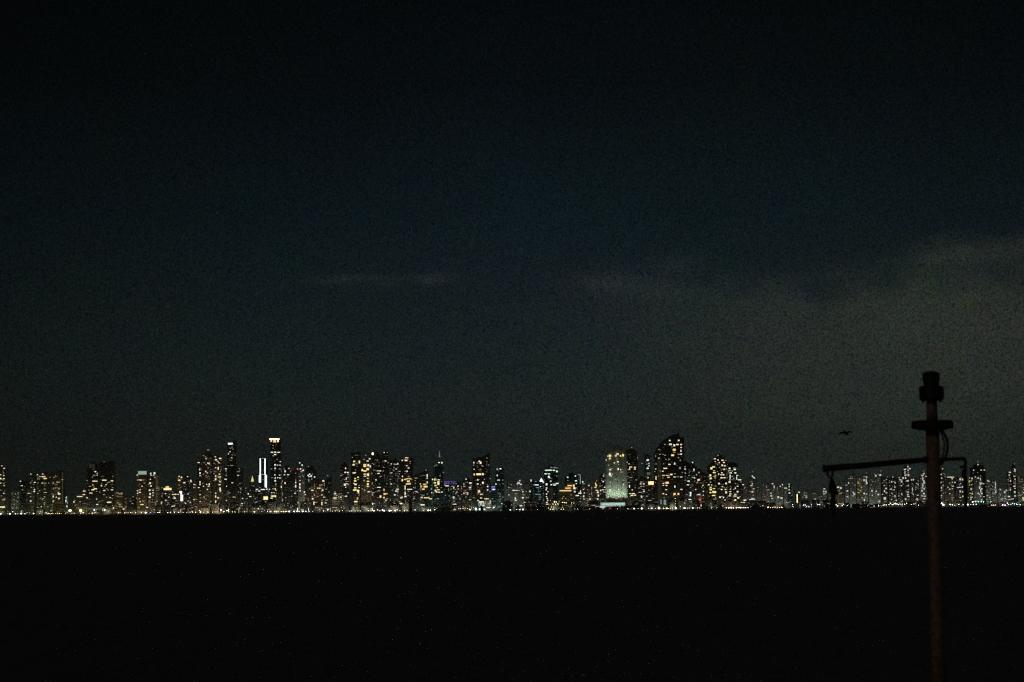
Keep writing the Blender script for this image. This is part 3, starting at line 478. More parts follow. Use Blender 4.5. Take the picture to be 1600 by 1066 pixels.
T(978.5, 997, 701, 1, 'round', 30, 'npo', 'dark', 'dark dome-topped tower with one amber room, beside the floodlit one', '987 699.5 n;979 722.5 N 3 1.6;983 725 N;985.5 730 A 5 1.6;983.8 732.5 A 2 3;992 730.3 N 3;992 733 N 3 1.4;996 715.5 n 1 2;981 744.5 n;983 754 n 3;983.5 760 N 1.6 4;988 765.5 N;984.5 771.6 W 3;989.5 771.6 W 6 1.3;987.5 774.2 W 5 1.4;992.5 774 W 3 1.6;994 750 n 3')
T(997.5, 1009.5, 744, 2, 'step', 26, 'nno', 'dark', 'dark block below the gap between the dome-topped and sail-shaped towers', '1001 756.3 W 3;1006 756.3 W 3 1.4;1002 760.2 n 3;1006 760 n 3;1006.5 768 N 3 1.6;1002 774.5 n;1002.5 776.5 N 2 2.6;1012.5 774 o 6;1011.5 760.5 n')
T(1008, 1017, 710, 1, 'flat', 22, 'gno', 'dark', 'slim tower with bluish-white bars, in front of the sail', '1012 719 C 4 2.4;1014 724.5 G 1.4 2;1014 728 G 1.4 2;1012 732 C 4 1.6;1010.5 725.5 n;1012.5 746.5 N 2 1.6;1003 724.3 n')
T(1009.5, 1024, 751, 0, 'flat', 22, 'npo', 'dark', 'low tower carrying a glowing amber sign near its top', '1014 766 o 3;1007 781 n', [('sign', 1013, 1021.2, 752.4, 757.4, 'a', 2.4)])
sail = T(1022, 1069, 676, 0, 'sail', 44, 'nww', 'dark', 'great sail-shaped tower with a curved side sweeping up to its peak', '1046.5 688.5 W 3 1.6;1060.5 688.3 W 3 2;1039 694.7 n 3;1047.5 694.5 W 5 2.4;1053.5 696 W 3 3;1058.5 694.7 W 5 1.6;1064.2 694.7 W 3 1.8;1050 698.5 w;1064.2 699.3 W 2.4 1.5;1053.5 703 A 5.4 3;1064 704.5 P 2 3;1053.5 707 a 4 1.6;1051 711.5 Y 5 2.4;1064.4 709.7 W 3 1.8;1030 702.5 n 3;1036 710 n;1040.5 718 n;1045.5 717.5 n 3;1024.5 713 w 1 3;1029.5 716 W;1063 719.5 n 2 2;1054.2 724.7 N 2 3;1046 725.8 W 4 1.4;1039.5 732 W 7 1.4;1062.5 731.5 n 3 3;1031.5 736 n;1035.5 736.5 W 2.6 1.5;1023 737 w;1054.5 740.5 w 3;1049 741.5 W 4 2;1044 743 w 6 1.4;1036.5 743 A 5 1.2;1042 743 A 4 1.2;1054 745.5 W 4;1064.5 745.5 W 4;1059 745 w 5;1044.5 746 A 4 1.5;1036 747 w;1042.5 754.5 A 6 3;1036.5 755.5 W 3;1036.5 758.6 W 2.6;1041.5 758.7 W 3 1.4;1054.5 760.5 N 2 3;1041 765.3 N 3;1064.5 765 N 4 1.2;1054 772 A 4 3;1060 772 A 3 3;1052.5 774.5 a 2 2;1036.5 771.6 W 3 1.6;1041 772.8 N;1066 738.5 w;1025 725 w 1 3;1024.5 733 W;1025 747 Y 1.4 6;1024 754 a',
   [('light_strip', 1027, 1033, 715, 794, 'o', .022), ('antenna', 1060.5, 672, 677, 1.2), ('light_strip', 1032, 1033.6, 781, 792, 'c', .35), ('light_strip', 1037, 1040.5, 781, 790, 't', .4)], bias=1.1)
ref(963, 'the floodlit pale tower'); ref(988, 'the dark dome-topped tower'); ref(1017, 'the glowing amber sign'); ref(1045, 'the sail-shaped tower')
T(1069.5, 1079.5, 719, 1, 'slopeL', 30, 'ncg', 'dark', 'dark tower pressed against the tall edge of the sail, bluish windows low down', '1070.5 733 N 2 1.6;1071 740 n;1076.5 743 n;1071 750.5 g 3;1076 752 G 4 1.6;1075 757.7 N 4;1079 762 n;1079 770.5 C 3 3;1079 774 C 2 3;1073 773 c 3;1078 780.5 G 5 1.2')
T(1078.5, 1089.5, 722, 2, 'step', 30, 'npg', 'dark', 'dark stepped tower with one white light near its peak', '1082.2 722.8 N 2 1.6;1084.3 734 N 2 3;1085.5 747 N 3;1086 752 n;1090 738 n')
T(1087.5, 1098.5, 732, 1, 'step', 30, 'npa', 'dark', 'dark tower with a pink-white patch and a red sign low on its front', '1092 738.5 n 3 2;1091.5 750 P 4 2.4;1090 753.5 a 2 3;1094 748.5 p;1087 765 N;1092 773 N 5;1087 782 a;1090.5 785 Y 6 1.8;1098 759 N;1099 768 N', [('sign', 1091, 1096.5, 779.7, 783, 'r', 1.6)])
T(1097.5, 1108, 737, 2, 'slopeL', 26, 'nyn', 'dark', 'dark tower falling away in height before the twin-crested pair', '1105.5 737 n;1098.5 757 n;1098 767.7 n;1098.5 774 N;1107 757.7 Y')
T(1106.5, 1120, 723, 0, 'step', 30, 'ywn', 'dark', 'yellow-windowed lower wing leaning on the twin-crested tower', '1111.5 732 Y 4 3;1115 729.7 Y 5 1.8;1116 738.5 Y 5 1.5;1115.5 735.7 Y 3;1110 743 Y 3 3;1107 745 y;1110.5 747.5 Y 4 2;1112 758 N;1107.5 757.6 N 2.6 1.6;1110.5 761.5 Y 4;1110.5 765 Y 4 2.4;1115.5 763.7 Y 4;1116 769 Y 7 3;1110 769.8 Y 4 1.4;1115 774.5 Y 6 1.5;1117.5 745 y 2 6;1118.5 743 y')
T(1115, 1138, 711, 1, 'step', 46, 'wny', 'dark', 'broad dark tower topped by a small pyramid of white lights', '1121.8 711.8 n 2 1.6;1117 717 N 3 1.6;1122 719 W 2.6 1.6;1129 719.3 W 4 1.5;1134 719.5 n;1117.5 721.3 W;1124 723 W 2 1.8;1131 722.7 W 3 1.6;1128.5 727 W 3 2;1132.5 728 W 3 1.6;1131.5 733.5 W 3 2;1128 739 N 3 1.2;1130.5 742 W 3 1.8;1127 742 W 3;1132 746.6 W 4 1.3;1127.5 746.8 W 5 1.3;1121 737 y;1123 741 Y 2 2;1134.8 755.5 W 3.6 2.4;1123.5 755.8 N 3 2;1128.5 760.5 N;1131 761.5 n;1127.5 765 W 3 1.6;1133.5 765 N 3;1135 769.5 Y 4 3;1125 777 N 3 2;1130.5 777.5 N 2 2;1128 776 n 4;1133 781.5 N;1137 786 W 3 1.3;1119 781 N 2 1.6;1118 785 N 2 2')
T(1137.5, 1154, 722, 0, 'round', 38, 'nng', 'dark', 'dark round-topped tower with vertical runs of white windows', '1140 732 N 3 2;1148 733.5 N 4 2;1144 736 n 2 2;1149 739 W 3.6 1.8;1138.5 737 n;1141.5 739 G 4 2;1140.8 745 G 1.6 6;1140.5 750 N;1152 743 N 3;1151 747 G 1.4 5;1155 749.8 G 5 1.4;1140 753.3 G 4 1.8;1149 755.5 n;1152.5 760 W 3;1149 763 N 2 1.6;1141.5 764.5 N;1141 768.4 W 3;1152.5 768.4 N 3 2;1141 772 N 4;1140 774.8 W 4 1.3;1149 772.5 W 4 1.2;1148.5 775.3 W 5 1.2;1153.5 778 W 4 2;1149 781.5 Y 3 2.4;1146 775.5 w;1142 760.5 n')
T(1153, 1161, 745, 2, 'slopeL', 18, 'npa', 'dark', 'dark slab sloping down beside the round-topped tower', '1157 750 N 3;1158 753 n;1161 757.5 N 3;1164 761.5 n;1156.5 776 n;1164 781.7 P 5 1.8;1159 785.3 W 2.6 1.4;1162.5 785.3 W 2.6')
T(1161, 1170, 758, 3, 'flat', 22, 'cno', 'pale', 'faint greyish block just beyond the sloping slab', '1163 763.5 c;1166 766 c', cat='building', name='apartment_block')
ref(1075, 'the dark tower against the sail'); ref(1093, 'the small red sign'); ref(1113, 'the yellow-windowed wing'); ref(1128, 'the tower topped with a light pyramid'); ref(1146, 'the dark round-topped tower')
T(1171, 1182, 740, 2, 'peak', 18, 'cnn', 'pale', 'lone narrow tower with a zigzag of white windows', '1176 737 c 1 2;1175.5 744 N 2 2;1177.5 746 N 3 1.8;1179 747.5 N;1174.5 752.5 n 3;1175.5 756 N 2 2;1174 759 N 4;1177.5 764 N 3;1175.5 768.5 N 3 2;1177.5 768 n;1177 774 n 2 2;1176 779.5 C 5 2;1173.5 780.8 C 7 1.2;1179 780.8 C;1177 784 n;1174 788.5 N;1171 768 n')
def far_cluster(x0, x1, top, n, pal, wall, label, marks='', extras=(), kind='flat', row=3, cat='apartment tower', name='apartment_tower', seed=None):
    T(x0, x1, top, row, kind, n, pal, wall, label, marks, extras, None, cat, name, seed=seed)
FC = far_cluster
FC(1183, 1189.5, 764, 12, 'cno', 'pale', 'faint stub of a tower above the first red beacon', '1184 762 c', [('beacon', 1184.2, 781, 3.0, 'r', 1.8)])
FC(1190, 1196.5, 758, 16, 'cno', 'pale', 'faint tower above the larger red beacon', '1192.5 758 c 1 2;1197.5 760 n 1 3', [('beacon', 1195.2, 781, 4.4, 'r', 1.8)])
FC(1197, 1203.5, 757, 20, 'cnp', 'pale', 'faint greyish tower with pinkish white windows halfway up', '1197.5 760.5 c;1204.5 771 N 2 2;1205 775 N 3 2')
FC(1204.5, 1210.5, 754, 20, 'cnp', 'pale', 'faint slab showing one curl of white lights on top', '1207 756 N 3 1.4;1209.5 761 N 1.6 4;1206.5 779 N 3')
FC(1211.5, 1217, 760, 16, 'ncp', 'pale', 'small dim tower with one tall narrow lit window', '1214.5 764 n 1 5;1216 777 N 3 3')
FC(1217.5, 1224, 755, 20, 'cng', 'pale', 'faint twin of a pale slab with two white specks at its roof', '1219 760 N 2 1.6;1222.5 757.5 N 2 2;1222.5 762 n;1221 778.5 N 4 2')
FC(1225, 1231, 760, 18, 'cng', 'pale', 'low pale tower with one bluish bar at mid height', '1227.5 762.8 C 5 1.3;1227 769.5 n 1 3;1227 782 n 2')
FC(1231.5, 1238.5, 756, 18, 'cgt', 'teal', 'faint teal-edged tower with bright specks down one side', '1233 757 N 1.8 2;1233 760.5 N 1.8 2;1233 765.5 N 2 2;1233.5 770.5 N 3 2;1228.5 785.5 N 2;1231 785.5 c 7', [('light_strip', 1237, 1238.3, 760, 774, 't', .06)])
FC(1243, 1251, 770, 4, 'yo', 'dark', 'low dark block with a single vertical yellow-green light strip', '1248.5 769.4 N 3 1.8', [('light_strip', 1244.7, 1246.2, 772, 786, 'y', 2.2)], row=1)
FC(1253, 1262, 768, 10, 'cno', 'pale', 'low dark block with one bright white window on its upper floor', '1256.5 769.3 n 1.4 2;1256.5 772 n;1260 777 N 3 1.8')
FC(1269, 1277, 768, 18, 'cno', 'pale', 'low greyish tower with one warm bright speck', '1273.8 780.4 W 3 2;1273 771 c')
FC(1277.5, 1284, 774, 24, 'ccn', 'pale', 'low pale slab closely dotted beside the hanging block')
FC(1284.3, 1292, 762, 28, 'ccn', 'pale', 'small tower with a loop of white windows beside the hanging block', '1288 764 N 3 1.6;1287 768 N 2 2;1290.5 769 N 1.6 4;1287.5 771.8 N 3;1283 776 n;1288 782 N 3 1.6')
FC(1294, 1301, 770, 12, 'cn', 'pale', 'low block mostly hidden by the hanging block', '1298 779 n')
FC(1304, 1319, 760, 34, 'yno', 'ochre', 'olive tower with two bright white lights at its roof', '1309.5 761.5 N 4 2;1313.8 762.7 N 3 2.6;1312 765 n;1315 770 n 3', [('light_strip', 1309.3, 1310.6, 766, 786, 'o', .08)], kind='step')
FC(1320.5, 1327.5, 744, 22, 'ccn', 'pale', 'pale thin tower with single white specks beside the olive one', '1326 755 N 2 2;1324 767.3 N 3 2;1324 776.3 N 3;1323 781.5 n 2;1326 748 c')
FC(1328.3, 1338, 740, 46, 'ccn', 'pale', 'grey-white tower brightest near its foot', '1331.5 747 c 1 3;1332 755 c;1333.5 770 N 2 2;1335 772.5 C 2.6 2.4;1333 775 C 2;1331.5 768 n')
ref(1176, 'the lone zigzag-lit tower'); ref(1195, 'the larger red beacon'); ref(1222, 'the faint pale slabs'); ref(1246, 'the yellow-green light strip'); ref(1275, 'the low greyish tower'); ref(1311, 'the olive tower'); ref(1333, 'the grey-white tower')
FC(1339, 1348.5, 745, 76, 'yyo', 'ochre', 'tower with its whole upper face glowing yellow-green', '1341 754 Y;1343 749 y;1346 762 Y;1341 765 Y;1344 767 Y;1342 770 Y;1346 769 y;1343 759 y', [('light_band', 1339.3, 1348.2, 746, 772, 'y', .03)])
FC(1349.3, 1357, 739, 34, 'ccn', 'pale', 'white-windowed tower beside the yellow-green glowing one', '1353.7 739 n;1350 750.5 N 2 3;1354 746 N 2 2.6;1353.5 751 N 1.8 4;1354.3 755 N 2.4 3;1350.5 771.5 N 3 2;1354 772 N;1347 778 N;1350.5 781.5 N 2 4')
FC(1358, 1366, 747, 40, 'gnc', 'pale', 'dim green-grey tower with a few clear specks at mid height', '1362.5 767 N 2 3;1363 774 N;1360 763 c;1359 774 c')
FC(1366.5, 1377, 739, 56, 'gnc', 'pale', 'green-grey tower with bright white specks along its roofline', '1368.5 743.5 N 2.4 2.4;1375.5 742.5 N 3 2.4;1367 741 n;1372 741 n;1376.5 736 n;1369 768 N 2 2;1372.5 773 N 3 2;1374 783.5 N 3 2;1368 771 n;1368 752.5 n')
FC(1377.8, 1387.5, 745, 40, 'nnw', 'dark', 'black tower with crisp irregular white windows beside the green-grey pair', '1386.2 745.5 n;1385 749.5 N;1379 755 w;1381.5 759 N;1384.5 763.5 N 3 2;1382 767.5 N 2 3;1379 772.5 N;1385 770 N 3 1.6;1382.5 779 N 4 4;1383 784 n 3')
FC(1389, 1402.5, 745, 60, 'nny', 'dark', 'broad dark tower with two columns of yellowish white windows', '1395.2 745.6 N;1393 753 N 2 2;1398.5 754.5 N 2 2;1392 764.5 N 4 1.4;1398 761.5 N 2 2;1397 765.5 N;1393.5 771 N;1398.5 775.5 N 2 3;1393 780.5 N;1400.5 782 N 2 2', kind='bay')
FC(1403.5, 1411.5, 746, 40, 'pnw', 'dark', 'reddish dark tower with a bright slanted pair of lights near the top', '1405 746.5 N;1406.5 749.8 N 3 1.6;1409 752.5 N 2 3;1411 747 N 2.4 3;1408.5 759 N;1411 756.5 n;1409 772 N 2 2;1409 784 N;1408 789 N')
FC(1412, 1422, 728, 40, 'pnw', 'dark', 'highest tower of the far cluster, with cross-shaped lights on top', '1418.5 729.2 N 2 2;1414 733.7 N 4 1.8;1421.5 732.5 N 3 1.8;1418 732.5 n;1419 735 N 2 1.6;1414 737.7 N 2 1.6;1419 738 n 2 2;1413.7 740.3 N;1414.7 743 N 3 1.6;1419.5 742.5 N 2.6 3;1415 747 N 2 3;1418 751.5 N 4 2;1419 759 N 2 1.6;1419 769 N 2 2;1418.5 773 N 2 3;1419.5 776 N 4;1415 780 N 3 2', kind='step')
FC(1423.3, 1428.5, 748, 30, 'pnn', 'dark', 'thin pinkish tower with two bright lights at the top', '1424.3 750 N 2 2;1427 749.7 N 2 2;1425.5 756 n;1425.7 765 N 1 6;1426 771 n;1427 772.5 N')
FC(1430, 1437.5, 750, 32, 'pnn', 'dark', 'thin dark tower close beside the brightly lit column tower', '1434.8 751.7 n 3;1432.5 755.5 N;1434.5 757.5 N;1432.8 762 n 1 3;1434 774 N 3;1433 780 N 2 3;1434 782 N 2 2')
FC(1438.5, 1448, 736, 62, 'nnc', 'pale', 'tower with a dense spine of bright white windows beside the mast', '1443 736.3 n;1444 740 N 2 1.6;1440.5 743.5 N 2 2;1442.5 742 N 1.6 3;1447 744.5 N 3;1442 748 C 1.6 5;1443.5 753 C 1.6 5;1442 758 C 1.6 5;1444.5 754.5 N 2 2;1441 762.5 N 3;1440.5 767 N 2 3;1444 764 N 2 2;1443.5 771.5 N 3 2;1440.5 775 N;1445 775.5 N 3;1444 779.5 Y 3 1.6;1443 785.5 Y 8 1.6;1449.5 780 a 1 6')
ref(1344, 'the yellow-green glowing tower'); ref(1371, 'the green-grey pair'); ref(1395, 'the broad two-column tower'); ref(1418, 'the highest far tower'); ref(1443, 'the bright-spined tower')
FC(1449, 1467, 745, 20, 'no', 'dark', 'dark tower all but hidden behind the mast pole', '1450 781 a 1 4')
FC(1468, 1476, 732, 26, 'npa', 'ochre', 'brown tower half hidden by the mast with a clear white edge column', '1472.7 732.7 N;1470.5 741.5 N 2 1.6;1471.3 747.3 N 2 1.6;1470.3 754 N 2 1.6;1471 762.3 N 2 2.6;1471 766.5 N;1471 774.4 N 2 2;1470.5 778 N;1473.5 740 n;1476 741 n;1476.8 745 n')
FC(1476.8, 1492, 745, 54, 'nyo', 'ochre', 'tower with a greenish white bar along its roof', '1482 745.7 G 5 1.3;1486 745.8 G 4 1.6;1489.5 745.8 Y 3 1.5;1487.7 748 Y 2 2.4;1484 755 n 2 2;1488 753.7 N;1492 754 N 2 2;1486.5 758 n 3;1489 760 N 2 1.6;1488 764 N;1484 764.5 N 2 1.6;1481 761.5 N;1484 771.5 N;1488 781 o 1 6;1477 770 n;1478 784.5 N 2 2')
FC(1493.5, 1507, 746, 50, 'nnc', 'dark', 'dark tower with a bright white knot at the top behind the hanging rope', '1500.3 749 N 3 3;1504 749.5 N 2 2.6;1502 746.7 n;1498.5 761.7 N 7 1.2;1503.8 761 N 1.8 2.6;1500.5 768 N 2 3;1504 768.5 N 2 2;1500.5 777.5 N 3;1504.3 775.7 N 2 2;1504 781.3 N 2 2;1499 784 N 5 2;1501 756 N', kind='bay')
FC(1512, 1522, 745, 50, 'ynn', 'dark', 'tower with a dense yellowish spine of windows', '1515 746.8 Y;1518.8 747.8 Y 2.4 2.4;1514.5 752.5 Y 2 3;1517.5 751.5 Y;1515 758 Y;1518.5 757.5 Y;1517.3 764.5 N 1.6 3;1516 771 Y;1519 771.5 Y 2 2.6;1517 779 Y 1.6 5;1519 777 N;1519 783.5 G 3 2')
FC(1522.6, 1536, 743, 48, 'gnc', 'pale', 'pale tower with a dense whitish spine and teal glow at its foot', '1524 745.5 N 2 1.6;1528.3 747.2 N 3 1.6;1531.8 749 N 1 4;1531.5 756 N 1.6 5;1530.7 762 N 2.4 4;1532.5 767 G 1.4 5;1534 755.5 N 2 2;1534 764 N 2 2;1537 756 N;1528.5 771 N 2 2;1534 771.3 N 3 2;1530.5 772.7 N;1532 775.5 N;1534 781 N 2;1537.5 776.3 N;1532 743.5 n 2', [('light_band', 1510.5, 1537, 783.2, 784.6, 't', 1.3)])
FC(1519.5, 1541, 724, 0, 'n', 'dark', 'tall unlit tower showing only a few roof and corner lights', '1527.6 721.7 n;1528 726.2 N 2 1.8;1521.3 735 N 2 1.8;1533 734.7 N 2 1.8;1538 734.7 N 2.2 1.8;1520.5 739.5 v;1527.5 738.6 n', (), kind='step', row=4)
FC(1541.5, 1549.5, 748, 40, 'gno', 'pale', 'dim green-grey tower with a slanted pair of lights on top', '1543.7 751.2 N 2.6 2;1545.5 752.4 N 2;1540.5 760.5 n;1542 768 n 1 5;1542.5 774.5 N;1545 774 n;1546.5 777.5 N;1548 784.5 n 1.6 4;1541.5 780 n')
FC(1550.5, 1558.5, 750, 44, 'gno', 'pale', 'dim green-grey tower with a pale vertical line of windows', '1551.5 754.5 n;1555.6 753 n 1 3;1555.6 757.5 C 1.4 6;1555.3 762 C 1.4 3;1556 768.5 C 1.6 4;1548.5 758 n;1549 764 n')
FC(1559.5, 1568, 763, 30, 'cno', 'pale', 'low grey tower beneath one clear white light', '1562.8 765 N 2 2;1562 772 n;1564.5 780 N 2.4;1567 779.3 N;1562 784.8 N 3')
FC(1568.5, 1574.5, 764, 28, 'cnv', 'pale', 'low tower with bright slanting specks above the violet lamp', '1572.5 766.5 N 2 2;1569.7 769.3 N 2.6 3;1570.5 779 N')
FC(1575, 1581.5, 737, 34, 'pnn', 'dark', 'shorter of the two dark reddish towers near the picture edge', '1578 738.2 N 4 1.6;1577 742.5 N 2 2;1577 745.7 n;1578.8 751.6 N 2 2.4;1578.3 747.5 n;1577 758 r 2 2;1579.5 756.7 r;1578.7 765.3 N 2 2.6;1578.5 762 n;1576.5 776 N 4 2;1578 781 N 4 1.4')
FC(1582, 1589, 724, 40, 'pnn', 'dark', 'taller of the two dark reddish towers near the picture edge', '1585 725 n;1585.8 734.5 N 2.4 2.6;1584.3 732.4 n;1586 737 N;1585 744.3 N 3 1.4;1586 749 N 2 1.6;1584.5 753.7 n;1585 760 N 3 2;1586 763.5 N;1585.5 769 N 2.4 3;1586 775 N 3 2;1582 779.8 N 4', kind='step')
FC(1590.5, 1603, 745, 62, 'noy', 'pale', 'pale olive tower cut off by the picture edge', '1594.8 753 n;1599 758 n;1600 765 N;1599.5 770 N;1594.5 773 y 3;1599 779.5 Y 3 5;1592 749 o 1 8')
ref(1472, 'the brown tower behind the mast'); ref(1485, 'the tower with a bar-lit roof'); ref(1500, 'the tower behind the hanging rope'); ref(1517, 'the yellowish-spined tower'); ref(1530, 'the teal-footed tower'); ref(1555, 'the dim green-grey towers'); ref(1570, 'the violet lamp'); ref(1583, 'the two dark reddish towers')

# real floodlights washing the pale tower from its podium roof
flr, flD, flx, flH = fl
pod = T(930, 979, 784.5, 0, 'flat', 0, 'g', 'pale', 'bright white-green podium hall spread before the floodlit tower', '', [('light_band', 938, 976, 785.5, 791.5, 'g', .55), ('light_band', 941, 976, 787.2, 788.2, 'c', 1.5), ('light_band', 928, 945, 791, 793.6, 'c', .9), ('light_band', 962, 975, 791.6, 793.8, 'c', 1.2)], cat='building', name='podium_building')[0]
pod.location.y -= 25
for i, fx in enumerate((-34, -20, -6, 8, 22, 36)):
    ld = bpy.data.lights.new('floodlight', 'SPOT'); lo = bpy.data.objects.new('floodlight', ld); C.objects.link(lo); lo.parent = flr
    lo.location = (fx, -24, 35); lo.rotation_euler = (math.radians(180 - 17), 0, 0)
    ld.energy = 38000; ld.spot_size = math.radians(115); ld.spot_blend = .9; ld.color = (.78, 1, .76); ld.shadow_soft_size = 1.0

def ordinal(k): return ('first', 'second', 'third', 'fourth', 'fifth', 'sixth', 'seventh', 'eighth', 'ninth', 'tenth', 'eleventh', 'twelfth', 'thirteenth', 'fourteenth', 'fifteenth', 'sixteenth')[k]
def spread(items, phrase):
    """items: list of x. Labels that count the alike ones along the shore below each landmark."""
    near = {}
    for i, x in enumerate(items):
        r = min(REFS, key=lambda q: abs(q[0] - x)); near.setdefault(r, []).append((x, i))
    out = [None] * len(items)
    for r, l in near.items():
        l.sort(); away = l[0][0] > 1460
        for k, (x, i) in enumerate(l):
            out[i] = (phrase(i) + ' ' + r[1]) if len(l) == 1 else '%s %s %s, counting %s mast' % (ordinal(k), phrase(i), r[1], 'away from' if away else 'towards')
    return out

# ------------------------------------------------------------------ low waterfront blocks between and before the towers
rb = random.Random(4); lows = []
x = 10.0
while x < 1600:
    w = rb.uniform(9, 17)
    if not (924 < x < 985) and not (738 < x < 770) and not (1440 < x < 1466):
        base_y = 803.5 - .0084 * x
        lows.append((x, x + w, base_y - rb.uniform(6, 17) * (1 if x < 1170 else .75)))
    x += w + rb.uniform(1, 6)
ll = spread([(a + b) / 2 for a, b, c in lows], lambda i: 'low block below')
for (a, b, t_), lab in zip(lows, ll):
    pal = 'wnna' if a < 560 else 'wnyn' if a < 740 else 'ngwn'
    T(a, b, t_, 0, rb.choice(('flat', 'flat', 'step', 'peak')), rb.randint(5, 13) + (4 if 500 < a < 760 else 0), pal, rb.choice(('concrete', 'dark', 'dark', 'dark', 'ochre')), lab, '', (), 'low waterfront blocks', 'building', 'apartment_block')[0].location.y -= rb.uniform(15, 25)

